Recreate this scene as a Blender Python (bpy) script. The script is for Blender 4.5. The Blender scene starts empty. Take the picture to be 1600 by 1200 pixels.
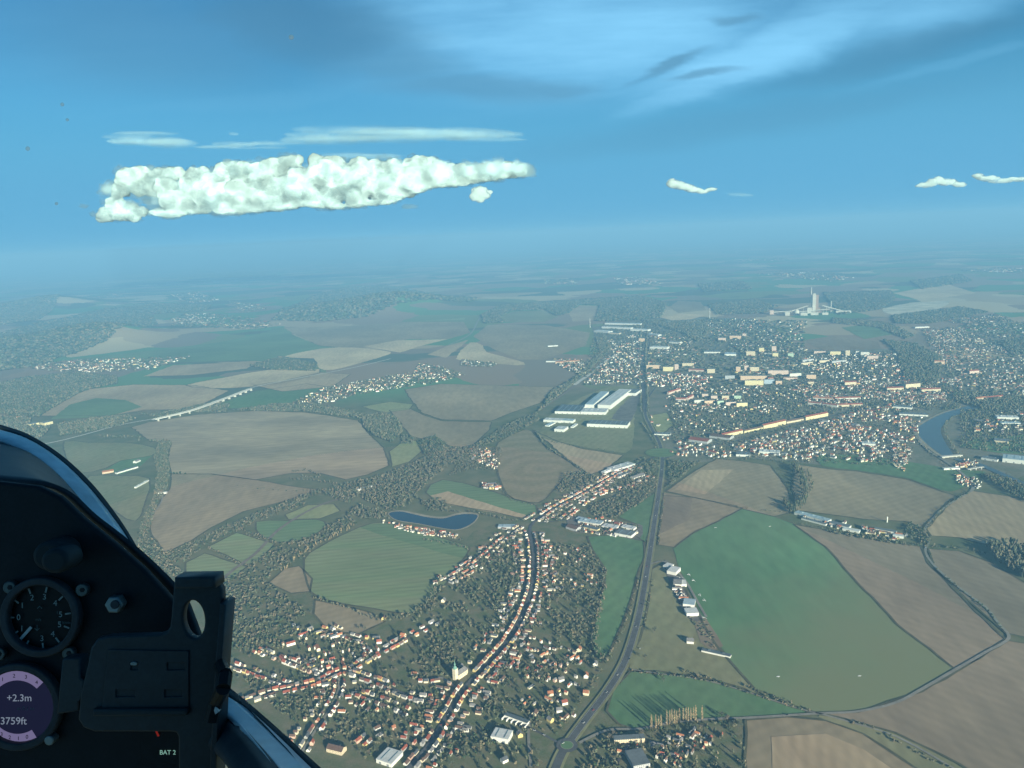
import bpy, math, random
import numpy as np
from mathutils import Vector, Matrix
R = math.radians
random.seed(7); rng = np.random.default_rng(7)
scene = bpy.context.scene
COL = scene.collection

# ---------------------------------------------------------------- camera (a glider pilot's eye, 880 m above the valley)
FPX = 1200.0                       # focal length in pixels of the 1600x1200 photograph
EYE = Vector((0, 0, 880.0))
ROLL = math.atan(0.046)
PITCH = math.atan(232/FPX*math.cos(ROLL))
_f = Vector((0, math.cos(PITCH), -math.sin(PITCH)))
_r0 = Vector((1, 0, 0)); _u0 = _r0.cross(_f)
_r = _r0*math.cos(ROLL) - _u0*math.sin(ROLL)
_u = _u0*math.cos(ROLL) + _r0*math.sin(ROLL)
cam = bpy.data.cameras.new('camera'); camo = bpy.data.objects.new('camera', cam); COL.objects.link(camo)
cam.sensor_width = 36; cam.lens = 36*FPX/1600; cam.clip_start = 0.02; cam.clip_end = 200000
m = Matrix((( _r.x, _u.x, -_f.x, EYE.x), (_r.y, _u.y, -_f.y, EYE.y), (_r.z, _u.z, -_f.z, EYE.z), (0, 0, 0, 1)))
camo.matrix_world = m
scene.camera = camo

# ---------------------------------------------------------------- light: low winter sun from behind, to the side
SUN_AZ, SUN_EL = R(153), R(16)     # azimuth clockwise from +Y
sd = Vector((math.sin(SUN_AZ)*math.cos(SUN_EL), math.cos(SUN_AZ)*math.cos(SUN_EL), math.sin(SUN_EL)))
sl = bpy.data.lights.new('sun', 'SUN'); sl.energy = 5.0; sl.angle = R(0.5); sl.color = (1.0, 0.93, 0.71)
so = bpy.data.objects.new('sun', sl); COL.objects.link(so)
so.rotation_euler = (-sd).to_track_quat('-Z', 'Y').to_euler()
scene.view_settings.view_transform = 'Standard'; scene.view_settings.look = 'None'
scene.view_settings.gamma = 1; scene.view_settings.exposure = 1.42
HAZE = 9e-5; HAZE_TOP = 1010
cy = scene.cycles
cy.max_bounces = 6; cy.diffuse_bounces = 2; cy.glossy_bounces = 2; cy.transparent_max_bounces = 40
cy.volume_bounces = 1; cy.use_denoising = True
cy.caustics_reflective = False; cy.caustics_refractive = False
cy.use_adaptive_sampling = True; cy.adaptive_threshold = 0.01

def raydir(px, py):
    return _f + _r*((px-800)/FPX) - _u*((py-600)/FPX)
def G(px, py, z=0.0):              # where the line of sight through a photo point meets height z
    d = raydir(px, py)
    if d.z > -0.004: d.z = -0.004
    t = (z-EYE.z)/d.z
    return (EYE.x+d.x*t, EYE.y+d.y*t)
def P(px, py, d):                  # a point d metres ahead of the eye
    return EYE + raydir(px, py)*d

w = bpy.data.worlds.new('World'); scene.world = w; w.use_nodes = True
nt = w.node_tree; N = nt.nodes; L = nt.links
N.clear()
wout = N.new('ShaderNodeOutputWorld'); bg = N.new('ShaderNodeBackground'); L.new(bg.outputs[0], wout.inputs[0])
sky = N.new('ShaderNodeTexSky'); sky.sky_type = 'NISHITA'; sky.sun_disc = False
sky.sun_elevation = SUN_EL; sky.sun_rotation = SUN_AZ
sky.altitude = 900; sky.air_density = 1.0; sky.dust_density = 0.3; sky.ozone_density = 2.0
bg.inputs[1].default_value = 0.050
# high veil clouds in the sky: soft patches by direction, broken up with stretched noise
geo = N.new('ShaderNodeTexCoord')
sep = N.new('ShaderNodeSeparateXYZ'); L.new(geo.outputs['Generated'], sep.inputs[0])
def wm(op, a, b=None, clamp=False):
    n = N.new('ShaderNodeMath'); n.operation = op; n.use_clamp = clamp
    for i, v in enumerate((a, b)):
        if v is None: continue
        if isinstance(v, (int, float)): n.inputs[i].default_value = v
        else: L.new(v, n.inputs[i])
    return n.outputs[0]
ymax = wm('MAXIMUM', sep.outputs[1], 0.05)
uu = wm('DIVIDE', sep.outputs[0], ymax); vv = wm('DIVIDE', sep.outputs[2], ymax)
comb = N.new('ShaderNodeCombineXYZ'); L.new(uu, comb.inputs[0]); L.new(vv, comb.inputs[1])
def wnoise(sx, sy, rot, scale, detail, rough, off=0.0):
    mp = N.new('ShaderNodeMapping'); mp.inputs['Rotation'].default_value = (0, 0, rot); mp.inputs['Scale'].default_value = (sx, sy, 1)
    mp.inputs['Location'].default_value = (off, off*0.7, off)
    L.new(comb.outputs[0], mp.inputs[0])
    n = N.new('ShaderNodeTexNoise'); n.inputs['Scale'].default_value = scale; n.inputs['Detail'].default_value = detail; n.inputs['Roughness'].default_value = rough
    L.new(mp.outputs[0], n.inputs['Vector'])
    return n
warp = wnoise(2.0, 6.0, 0, 2.2, 5, 0.55)
vs = N.new('ShaderNodeVectorMath'); vs.operation = 'SUBTRACT'; vs.inputs[1].default_value = (0.5, 0.5, 0.5); L.new(warp.outputs['Color'], vs.inputs[0])
vm = N.new('ShaderNodeVectorMath'); vm.operation = 'MULTIPLY'; vm.inputs[1].default_value = (0.16, 0.045, 0); L.new(vs.outputs[0], vm.inputs[0])
va = N.new('ShaderNodeVectorMath'); va.operation = 'ADD'; L.new(comb.outputs[0], va.inputs[0]); L.new(vm.outputs[0], va.inputs[1])
def uvdir(px, py):
    d = raydir(px, py); return d.x/d.y, d.z/d.y
def ell(cx, cy_, rx, ry, ang, lo=1.0, hi=0.2):
    """soft elliptic patch of sky round the direction of a photo point; ang in degrees, counter-clockwise"""
    u0, v0 = uvdir(cx, cy_)
    sub = N.new('ShaderNodeVectorMath'); sub.operation = 'SUBTRACT'; sub.inputs[1].default_value = (u0, v0, 0); L.new(va.outputs[0], sub.inputs[0])
    mp = N.new('ShaderNodeMapping'); mp.vector_type = 'TEXTURE'
    mp.inputs['Rotation'].default_value = (0, 0, R(ang)); mp.inputs['Scale'].default_value = (rx/FPX, ry/FPX, 1)
    L.new(sub.outputs[0], mp.inputs[0])
    ln = N.new('ShaderNodeVectorMath'); ln.operation = 'LENGTH'; L.new(mp.outputs[0], ln.inputs[0])
    mr = N.new('ShaderNodeMapRange'); mr.interpolation_type = 'SMOOTHSTEP'
    mr.inputs['From Min'].default_value = lo; mr.inputs['From Max'].default_value = hi
    L.new(ln.outputs['Value'], mr.inputs['Value'])
    return mr.outputs[0]
bright = None
for args, k in (((930, 55, 480, 120, 4), .95), ((1200, 75, 330, 55, 14), 1.0), ((1400, 0, 330, 80, 10), .75), ((1130, 120, 230, 26, 14), .9), ((740, 40, 260, 90, -10), .8),
                ((1000, 130, 300, 28, 4), .45), ((150, 60, 420, 130, -4), .16), ((1500, 95, 240, 12, 10), .15), ((450, 150, 400, 18, 2), .12)):
    e = wm('MULTIPLY', ell(*args), k)
    bright = e if bright is None else wm('MAXIMUM', bright, e)
streak = wnoise(1.2, 9.0, R(-8), 3.0, 6, 0.6, 3.1)
mrs = N.new('ShaderNodeMapRange'); mrs.inputs['From Min'].default_value = 0.3; mrs.inputs['From Max'].default_value = 0.62; mrs.inputs['To Min'].default_value = 0.6; mrs.inputs['To Max'].default_value = 1.0
L.new(streak.outputs[0], mrs.inputs['Value'])
bright = wm('MULTIPLY', bright, mrs.outputs[0], True)
dark = None
for args, k in (((480, 40, 250, 100, -10), .8), ((600, 85, 190, 60, -20), .6), ((1045, 97, 95, 13, 20), .8), ((1110, 111, 90, 9, 8), .75), ((1170, 24, 60, 8, 3), .65), ((1420, 75, 300, 34, 12), .5),
                ((850, 140, 110, 20, 0), .6), ((740, 140, 230, 30, -4), .6), ((260, 60, 420, 120, -6), .5), ((1150, 190, 500, 40, 6), .3)):
    e = wm('MULTIPLY', ell(*args), k)
    dark = e if dark is None else wm('MAXIMUM', dark, e)
def wmix(fac, a, b):
    n = N.new('ShaderNodeMix'); n.data_type = 'RGBA'
    L.new(fac, n.inputs[0]) if not isinstance(fac, (int, float)) else n.inputs[0].__setattr__('default_value', fac)
    for i, v in ((6, a), (7, b)):
        if isinstance(v, tuple): n.inputs[i].default_value = v+(1,)
        else: L.new(v, n.inputs[i])
    return n.outputs[2]
tint = N.new('ShaderNodeMix'); tint.data_type = 'RGBA'; tint.blend_type = 'MULTIPLY'; tint.inputs[0].default_value = 1
L.new(sky.outputs[0], tint.inputs[6]); tint.inputs[7].default_value = (0.17, 0.52, 0.68, 1)
VEIL_B = (2.1, 5.0, 7.6); VEIL_D = (.72, 1.9, 3.1)
HORIZON = (1.0, 3.25, 5.3)     # the air near the horizon, seen through the longest path
hzr = N.new('ShaderNodeMapRange'); hzr.interpolation_type = 'SMOOTHSTEP'; hzr.inputs['From Min'].default_value = .26; hzr.inputs['From Max'].default_value = .06
L.new(sep.outputs[2], hzr.inputs['Value'])
c1 = wmix(bright, wmix(hzr.outputs[0], tint.outputs[2], HORIZON), VEIL_B)
c2 = wmix(wm('MULTIPLY', dark, 0.75), c1, VEIL_D)
L.new(c2, bg.inputs[0])

# ---------------------------------------------------------------- helpers
MATS = {}
def mat(name, col, rough=0.9, var=0.0, scale=0.01, stretch=(1, 1), ang=0.0, col2=None, detail=4, spec=0.2, metal=0.0, attr=False, lines=None):
    if name in MATS: return MATS[name]
    mm = bpy.data.materials.new(name); mm.use_nodes = True; n = mm.node_tree.nodes; l = mm.node_tree.links
    b = n['Principled BSDF']; b.inputs['Roughness'].default_value = rough; b.inputs['Specular IOR Level'].default_value = spec; b.inputs['Metallic'].default_value = metal
    b.inputs['Base Color'].default_value = (*col, 1)
    src = None
    if attr:
        a = n.new('ShaderNodeVertexColor'); a.layer_name = 'Col'; src = a.outputs[0]
    if col2 is not None or var:
        tc = n.new('ShaderNodeTexCoord'); mp = n.new('ShaderNodeMapping')
        mp.inputs['Rotation'].default_value = (0, 0, ang); mp.inputs['Scale'].default_value = (stretch[0], stretch[1], 1)
        l.new(tc.outputs['Object'], mp.inputs[0])
        nz = n.new('ShaderNodeTexNoise'); nz.inputs['Scale'].default_value = scale; nz.inputs['Detail'].default_value = detail; nz.inputs['Roughness'].default_value = 0.6
        l.new(mp.outputs[0], nz.inputs['Vector'])
        mr = n.new('ShaderNodeMapRange'); mr.inputs['From Min'].default_value = 0.35; mr.inputs['From Max'].default_value = 0.65; l.new(nz.outputs[0], mr.inputs[0])
        mx = n.new('ShaderNodeMix'); mx.data_type = 'RGBA'; l.new(mr.outputs[0], mx.inputs[0])
        c2_ = col2 if col2 is not None else tuple(c*(1-var) for c in col)
        if src is not None:
            mx.inputs[6].default_value = (1, 1, 1, 1); mx.inputs[7].default_value = (1-var,)*3+(1,)
            mu = n.new('ShaderNodeMix'); mu.data_type = 'RGBA'; mu.blend_type = 'MULTIPLY'; mu.inputs[0].default_value = 1
            l.new(src, mu.inputs[6]); l.new(mx.outputs[2], mu.inputs[7]); src = mu.outputs[2]
        else:
            mx.inputs[6].default_value = (*col, 1); mx.inputs[7].default_value = (*c2_, 1); src = mx.outputs[2]
            nz2 = n.new('ShaderNodeTexNoise'); nz2.inputs['Scale'].default_value = scale*9; nz2.inputs['Detail'].default_value = 3; l.new(mp.outputs[0], nz2.inputs['Vector'])
            mr2 = n.new('ShaderNodeMapRange'); mr2.inputs['From Min'].default_value = 0.3; mr2.inputs['From Max'].default_value = 0.7; mr2.inputs['To Min'].default_value = 0.86; mr2.inputs['To Max'].default_value = 1.1
            l.new(nz2.outputs[0], mr2.inputs[0])
            mu = n.new('ShaderNodeMix'); mu.data_type = 'RGBA'; mu.blend_type = 'MULTIPLY'; mu.inputs[0].default_value = 1
            l.new(src, mu.inputs[6]); l.new(mr2.outputs[0], mu.inputs[7]); src = mu.outputs[2]
    if lines:            # (spacing m, angle, strength): tramlines and plough furrows
        mp3 = n.new('ShaderNodeMapping'); mp3.inputs['Rotation'].default_value = (0, 0, R(lines[1])); l.new(tc.outputs['Object'], mp3.inputs[0])
        wv = n.new('ShaderNodeTexWave'); wv.inputs['Scale'].default_value = .314/lines[0]; wv.inputs['Distortion'].default_value = 1.2; wv.inputs['Detail'].default_value = 2; wv.inputs['Detail Scale'].default_value = .3; l.new(mp3.outputs[0], wv.inputs[0])
        mr3 = n.new('ShaderNodeMapRange'); mr3.inputs['To Min'].default_value = 1-lines[2]; mr3.inputs['To Max'].default_value = 1+lines[2]*.6; l.new(wv.outputs[1], mr3.inputs[0])
        mu = n.new('ShaderNodeMix'); mu.data_type = 'RGBA'; mu.blend_type = 'MULTIPLY'; mu.inputs[0].default_value = 1; l.new(src, mu.inputs[6]); l.new(mr3.outputs[0], mu.inputs[7]); src = mu.outputs[2]
        nz4 = n.new('ShaderNodeTexNoise'); nz4.inputs['Scale'].default_value = .0016; nz4.inputs['Detail'].default_value = 5; l.new(tc.outputs['Object'], nz4.inputs['Vector'])
        mr4 = n.new('ShaderNodeMapRange'); mr4.inputs['From Min'].default_value = .35; mr4.inputs['From Max'].default_value = .65; mr4.inputs['To Min'].default_value = .84; mr4.inputs['To Max'].default_value = 1.16; l.new(nz4.outputs[0], mr4.inputs[0])
        mu = n.new('ShaderNodeMix'); mu.data_type = 'RGBA'; mu.blend_type = 'MULTIPLY'; mu.inputs[0].default_value = 1; l.new(src, mu.inputs[6]); l.new(mr4.outputs[0], mu.inputs[7]); src = mu.outputs[2]
    if src is not None: l.new(src, b.inputs['Base Color'])
    MATS[name] = mm
    return mm

def tag(o, label=None, cat=None, group=None, kind=None):
    if label: o['label'] = label
    if cat: o['category'] = cat
    if group: o['group'] = group
    if kind: o['kind'] = kind
    return o
def link(o, parent=None):
    COL.objects.link(o)
    if parent is not None: o.parent = parent
    return o
def empty(name, loc=(0, 0, 0), rz=0.0):
    o = bpy.data.objects.new(name, None); o.location = loc; o.rotation_euler = (0, 0, rz); o.empty_display_size = 0.1
    return link(o)
class MB:
    """collects polygons, links them as one mesh object"""
    def __init__(s): s.v = []; s.f = []; s.mi = []; s.c = []
    def poly(s, pts, mi=0, c=None):
        i = len(s.v); s.v += [tuple(p) for p in pts]; s.f.append(tuple(range(i, i+len(pts)))); s.mi.append(mi); s.c.append(c)
    def prism(s, base, z0, z1, mi=0, mt=None, c=None, ct=None):
        b = [(x, y) for x, y in base]
        a = sum(b[i][0]*b[(i+1) % len(b)][1]-b[(i+1) % len(b)][0]*b[i][1] for i in range(len(b)))
        if a < 0: b = b[::-1]
        n = len(b)
        for i in range(n):
            p, q = b[i], b[(i+1) % n]
            s.poly([(*p, z0), (*q, z0), (*q, z1), (*p, z1)], mi, c)
        s.poly([(*p, z1) for p in b], mi if mt is None else mt, c if ct is None else ct)
        s.poly([(*p, z0) for p in b[::-1]], mi, c)
    def box(s, cx, cy, z0, lx, ly, lz, rz=0.0, mi=0, mt=None, c=None, ct=None):
        co, si = math.cos(rz), math.sin(rz)
        s.prism([(cx+co*x-si*y, cy+si*x+co*y) for x, y in ((-lx/2, -ly/2), (lx/2, -ly/2), (lx/2, ly/2), (-lx/2, ly/2))], z0, z0+lz, mi, mt, c, ct)
    def tube(s, a, b, r0, r1=None, n=8, mi=0, c=None):
        a, b = Vector(a), Vector(b); r1 = r0 if r1 is None else r1
        d = (b-a).normalized(); x = d.orthogonal().normalized(); y = d.cross(x)
        A = [a+(x*math.cos(2*math.pi*i/n)+y*math.sin(2*math.pi*i/n))*r0 for i in range(n)]
        B = [b+(x*math.cos(2*math.pi*i/n)+y*math.sin(2*math.pi*i/n))*r1 for i in range(n)]
        for i in range(n): s.poly([A[i], A[(i+1) % n], B[(i+1) % n], B[i]], mi, c)
        s.poly(B, mi, c); s.poly(A[::-1], mi, c)
    def mesh(s, name, mats):
        me = bpy.data.meshes.new(name); me.from_pydata(s.v, [], s.f)
        for q in (mats if isinstance(mats, (list, tuple)) else [mats]): me.materials.append(q)
        me.polygons.foreach_set('material_index', s.mi)
        if any(c is not None for c in s.c):
            at = me.color_attributes.new('Col', 'FLOAT_COLOR', 'CORNER'); arr = []
            for f, c in zip(s.f, s.c): arr += [*(c or (1, 1, 1)), 1.0]*len(f)
            at.data.foreach_set('color', arr)
        me.update(); return me
    def build(s, name, mats, parent=None, loc=None):
        o = bpy.data.objects.new(name, s.mesh(name, mats)); link(o, parent)
        if loc: o.location = loc
        return o
def np_mesh(name, V, F, mats, colors=None, mi=None):
    """fast mesh of triangles or quads: V (n,3), F (m,k), colors per vertex"""
    me = bpy.data.meshes.new(name); k = F.shape[1]
    me.vertices.add(len(V)); me.vertices.foreach_set('co', np.ascontiguousarray(V, dtype=np.float32).ravel())
    me.loops.add(F.size); me.loops.foreach_set('vertex_index', np.ascontiguousarray(F, dtype=np.int32).ravel())
    me.polygons.add(len(F)); me.polygons.foreach_set('loop_start', np.arange(0, F.size, k, dtype=np.int32))
    for q in mats: me.materials.append(q)
    if mi is not None: me.polygons.foreach_set('material_index', np.asarray(mi, dtype=np.int32))
    if colors is not None:
        at = me.color_attributes.new('Col', 'FLOAT_COLOR', 'POINT')
        at.data.foreach_set('color', np.ascontiguousarray(np.c_[colors, np.ones(len(V))], dtype=np.float32).ravel())
    me.update(calc_edges=True)
    return me
def pip(x, y, poly):
    c = False; j = len(poly)-1
    for i in range(len(poly)):
        xi, yi = poly[i]; xj, yj = poly[j]
        if (yi > y) != (yj > y) and x < (xj-xi)*(y-yi)/(yj-yi)+xi: c = not c
        j = i
    return c
def smooth(pts, n=3, closed=False):
    """Catmull-Rom through the points"""
    out = []; m_ = len(pts); rngi = range(m_ if closed else m_-1)
    for i in rngi:
        g = (lambda k: pts[k % m_]) if closed else (lambda k: pts[max(0, min(m_-1, k))])
        p0, p1, p2, p3 = g(i-1), g(i), g(i+1), g(i+2)
        for s in range(n):
            t = s/n
            out.append(tuple(0.5*((2*b)+(-a+c)*t+(2*a-5*b+4*c-d)*t*t+(-a+3*b-3*c+d)*t**3) for a, b, c, d in zip(p0, p1, p2, p3)))
    if not closed: out.append(tuple(pts[-1]))
    return out
def gpoly(px): return [G(*p) for p in px]
def strip(pts, half, z, mb, mi=0):
    """a ribbon along ground points"""
    n = len(pts); Lp = []; Rp = []
    for i in range(n):
        a = Vector(pts[max(0, i-1)]); b = Vector(pts[min(n-1, i+1)]); d = (b-a).normalized(); nn = Vector((-d.y, d.x))
        p = Vector(pts[i]); Lp.append(p+nn*half); Rp.append(p-nn*half)
    for i in range(n-1):
        mb.poly([(*Rp[i], z), (*Rp[i+1], z), (*Lp[i+1], z), (*Lp[i], z)], mi)
def along(pts, step):
    """points every step metres along a ground polyline: (x, y, heading, s)"""
    out = []; s = 0.0; nxt = step/2
    for a, b in zip(pts[:-1], pts[1:]):
        d = math.dist(a, b)
        if d < 1e-6: continue
        while nxt <= s+d:
            t = (nxt-s)/d; out.append((a[0]+(b[0]-a[0])*t, a[1]+(b[1]-a[1])*t, math.atan2(b[1]-a[1], b[0]-a[0]), nxt)); nxt += step
        s += d
    return out
def struct(o, label): return tag(o, label, None, None, 'structure')
ONES = 'first second third fourth fifth sixth seventh eighth ninth tenth eleventh twelfth thirteenth fourteenth fifteenth sixteenth seventeenth eighteenth nineteenth'.split()
TENS = {2: 'twent', 3: 'thirt', 4: 'fort', 5: 'fift', 6: 'sixt', 7: 'sevent', 8: 'eight', 9: 'ninet'}
def nth(n):
    if n < 20: return ONES[n-1]
    t, u = divmod(n, 10)
    return TENS[t]+('ieth' if u == 0 else 'y-'+ONES[u-1])
# ---------------------------------------------------------------- the ground and its fields
def ground_mat():
    mm = bpy.data.materials.new('far_patchwork_ground'); mm.use_nodes = True; n = mm.node_tree.nodes; l = mm.node_tree.links
    b = n['Principled BSDF']; b.inputs['Roughness'].default_value = 1; b.inputs['Specular IOR Level'].default_value = 0.05
    tc = n.new('ShaderNodeTexCoord')
    def noise(sc, det=4, st=(1, 1, 1)):
        mp = n.new('ShaderNodeMapping'); mp.inputs['Scale'].default_value = st; l.new(tc.outputs['Object'], mp.inputs[0])
        z = n.new('ShaderNodeTexNoise'); z.inputs['Scale'].default_value = sc; z.inputs['Detail'].default_value = det; l.new(mp.outputs[0], z.inputs['Vector']); return z
    wz = noise(0.0016, 3); ad = n.new('ShaderNodeVectorMath'); ad.operation = 'MULTIPLY_ADD'
    l.new(wz.outputs['Color'], ad.inputs[0]); ad.inputs[1].default_value = (420, 420, 0); l.new(tc.outputs['Object'], ad.inputs[2])
    vo = n.new('ShaderNodeTexVoronoi'); vo.feature = 'F1'; vo.inputs['Scale'].default_value = 0.0014; vo.distance = 'MANHATTAN'; l.new(ad.outputs[0], vo.inputs['Vector'])
    sp = n.new('ShaderNodeSeparateColor'); l.new(vo.outputs['Color'], sp.inputs[0])
    rp = n.new('ShaderNodeValToRGB'); rp.color_ramp.interpolation = 'CONSTANT'; e = rp.color_ramp.elements
    pal = [(0, (0.255, 0.189, 0.133)), (.2, (0.166, 0.199, 0.092)), (.36, (0.354, 0.276, 0.177)), (.5, (0.111, 0.211, 0.099)), (.66, (0.211, 0.173, 0.129)), (.8, (0.442, 0.365, 0.231)), (.9, (.095, .115, .078))]
    e[0].position = 0; e[0].color = (*pal[0][1], 1); e[1].position = pal[1][0]; e[1].color = (*pal[1][1], 1)
    for p, c in pal[2:]:
        q = e.new(p); q.color = (*c, 1)
    l.new(sp.outputs[0], rp.inputs[0])
    wd = noise(0.00042, 6, (0.7, 1.5, 1)); mr = n.new('ShaderNodeMapRange'); mr.inputs['From Min'].default_value = 0.56; mr.inputs['From Max'].default_value = 0.575; l.new(wd.outputs[0], mr.inputs[0])
    mx = n.new('ShaderNodeMix'); mx.data_type = 'RGBA'; l.new(mr.outputs[0], mx.inputs[0]); l.new(rp.outputs[0], mx.inputs[6]); mx.inputs[7].default_value = (.105, .125, .085, 1)
    # near the camera plain rough grassland shows between the fields
    sx = n.new('ShaderNodeSeparateXYZ'); l.new(tc.outputs['Object'], sx.inputs[0])
    nz = noise(0.012, 5); r2 = n.new('ShaderNodeValToRGB'); r2.color_ramp.elements[0].position = .35; r2.color_ramp.elements[1].position = .65
    r2.color_ramp.elements[0].color = (.095, .115, .060, 1); r2.color_ramp.elements[1].color = (.155, .150, .088, 1); l.new(nz.outputs[0], r2.inputs[0])
    m2 = n.new('ShaderNodeMapRange'); m2.inputs['From Min'].default_value = 4100; m2.inputs['From Max'].default_value = 4500; l.new(sx.outputs[1], m2.inputs[0])
    mx2 = n.new('ShaderNodeMix'); mx2.data_type = 'RGBA'; l.new(m2.outputs[0], mx2.inputs[0]); l.new(r2.outputs[0], mx2.inputs[6]); l.new(mx.outputs[2], mx2.inputs[7])
    l.new(mx2.outputs[2], b.inputs['Base Color'])
    return mm
mb = MB(); mb.poly([(-70000, -6000, 0), (70000, -6000, 0), (70000, 90000, 0), (-70000, 90000, 0)])
GROUND = ground_mat()
struct(mb.build('ground', GROUND), 'flat patchwork farmland running to the hazy horizon')

SOIL = mat('brown_soil', (0.305, 0.240, 0.152), 1, col2=(0.252, 0.206, 0.136), scale=.0045, stretch=(1, .35), ang=R(20), spec=.05, lines=(26, 65, .06))
SOILD = mat('dark_soil', (0.215, 0.170, 0.120), 1, col2=(0.255, 0.204, 0.141), scale=.004, stretch=(1, .3), ang=R(-30), spec=.05, lines=(24, -40, .04))
SOILP = mat('pale_patched_soil', (0.270, 0.218, 0.151), 1, col2=(0.397, 0.314, 0.205), scale=.0032, stretch=(.45, 1.2), ang=R(8), spec=.05, detail=3, lines=(40, 82, .05))
TAN = mat('tan_stubble', (0.410, 0.320, 0.202), 1, col2=(0.358, 0.269, 0.173), scale=.006, stretch=(1, .3), ang=R(30), spec=.05, lines=(22, 20, .07))
TANL = mat('light_tan_stubble', (0.538, 0.435, 0.269), 1, col2=(0.461, 0.358, 0.230), scale=.006, stretch=(1, .3), ang=R(10), spec=.05, lines=(22, 40, .05))
GREEN = mat('airfield_turf', (0.096, 0.205, 0.092), 1, col2=(0.115, 0.192, 0.092), scale=.0035, stretch=(1, .3), ang=R(-35), spec=.05, lines=(60, 52, .015))
GREENY = mat('worn_olive_turf', (0.166, 0.211, 0.102), 1, col2=(0.134, 0.205, 0.097), scale=.004, stretch=(1, .4), ang=R(-35), spec=.05, lines=(60, 52, .015))
CROP = mat('winter_crop', (0.173, 0.237, 0.113), 1, col2=(0.211, 0.230, 0.125), scale=.005, stretch=(.25, 2.4), ang=R(-10), spec=.05, lines=(24, 80, .09))
CROPD = mat('darker_winter_crop', (0.122, 0.192, 0.092), 1, col2=(0.147, 0.205, 0.102), scale=.006, stretch=(.3, 2), ang=R(-8), spec=.05, lines=(26, 84, .08))
OLIVE = mat('olive_pasture', (0.186, 0.198, 0.102), 1, col2=(0.224, 0.211, 0.118), scale=.006, stretch=(1, .6), spec=.05, lines=(30, 30, .05))
OLIVEL = mat('yellowish_pasture', (0.269, 0.275, 0.134), 1, col2=(0.224, 0.250, 0.122), scale=.006, stretch=(1, .6), spec=.05)
MEAD = mat('green_meadow', (0.092, 0.179, 0.082), 1, col2=(0.118, 0.186, 0.090), scale=.005, stretch=(1, .6), spec=.05, lines=(30, 40, .05))
GARD = mat('garden_ground', (.092, .120, .058), 1, col2=(.165, .150, .095), scale=.03, spec=.05, detail=6)
TOWN = mat('town_ground', (.130, .140, .098), 1, col2=(.20, .18, .14), scale=.012, spec=.05, detail=6)
YARD = mat('concrete_yard', (.17, .16, .145), .95, var=.35, scale=.03, spec=.1)
QUARRY = mat('pale_quarry_rock', (.62, .58, .44), 1, var=.4, scale=.006, spec=.05)
RING = mat('contoured_hill_crop', (.185, .165, .095), 1, col2=(.260, .210, .130), scale=.007, stretch=(1, 1), spec=.05)
def worn_side(mm):      # the turf turns olive towards the side that is driven on
    n = mm.node_tree.nodes; l = mm.node_tree.links; b = n['Principled BSDF']; src = b.inputs['Base Color'].links[0].from_socket
    p0, p1 = Vector(G(1170, 930)), Vector(G(1400, 1010)); d = (p1-p0)/(p1-p0).length_squared
    tc = [q for q in n if q.type == 'TEX_COORD'][0]; dt = n.new('ShaderNodeVectorMath'); dt.operation = 'DOT_PRODUCT'; dt.inputs[1].default_value = (d.x, d.y, 0); l.new(tc.outputs['Object'], dt.inputs[0])
    nz = n.new('ShaderNodeTexNoise'); nz.inputs['Scale'].default_value = .006; nz.inputs['Detail'].default_value = 5; l.new(tc.outputs['Object'], nz.inputs['Vector'])
    ad = n.new('ShaderNodeMath'); ad.operation = 'MULTIPLY_ADD'; l.new(nz.outputs[0], ad.inputs[0]); ad.inputs[1].default_value = 1.1; l.new(dt.outputs['Value'], ad.inputs[2])
    mr = n.new('ShaderNodeMapRange'); mr.interpolation_type = 'SMOOTHSTEP'; k = p0.dot(d); mr.inputs['From Min'].default_value = k+.35; mr.inputs['From Max'].default_value = k+1.6; l.new(ad.outputs[0], mr.inputs['Value'])
    mx = n.new('ShaderNodeMix'); mx.data_type = 'RGBA'; l.new(mr.outputs[0], mx.inputs[0]); l.new(src, mx.inputs[6]); mx.inputs[7].default_value = (.172, .192, .100, 1); l.new(mx.outputs[2], b.inputs['Base Color'])
worn_side(GREEN)
def rings(mm):      # growth follows the contour lines of the low hill
    n = mm.node_tree.nodes; l = mm.node_tree.links
    mx = [q for q in n if q.type == 'MIX' and q.blend_type == 'MIX'][0]
    wv = n.new('ShaderNodeTexWave'); wv.wave_type = 'RINGS'; wv.rings_direction = 'Z'; wv.inputs['Scale'].default_value = .0034; wv.inputs['Distortion'].default_value = 9; wv.inputs['Detail'].default_value = 3; wv.inputs['Detail Scale'].default_value = .8
    tc = [q for q in n if q.type == 'TEX_COORD'][0]; mp = n.new('ShaderNodeMapping'); c = G(845, 735); mp.inputs['Location'].default_value = (-c[0], -c[1], 0)
    l.new(tc.outputs['Object'], mp.inputs[0]); l.new(mp.outputs[0], wv.inputs[0]); q = n.new('ShaderNodeMapRange'); q.inputs['To Min'].default_value = .15; q.inputs['To Max'].default_value = .75; l.new(wv.outputs[1], q.inputs[0]); l.new(q.outputs[0], mx.inputs[0])
rings(RING)
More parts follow.
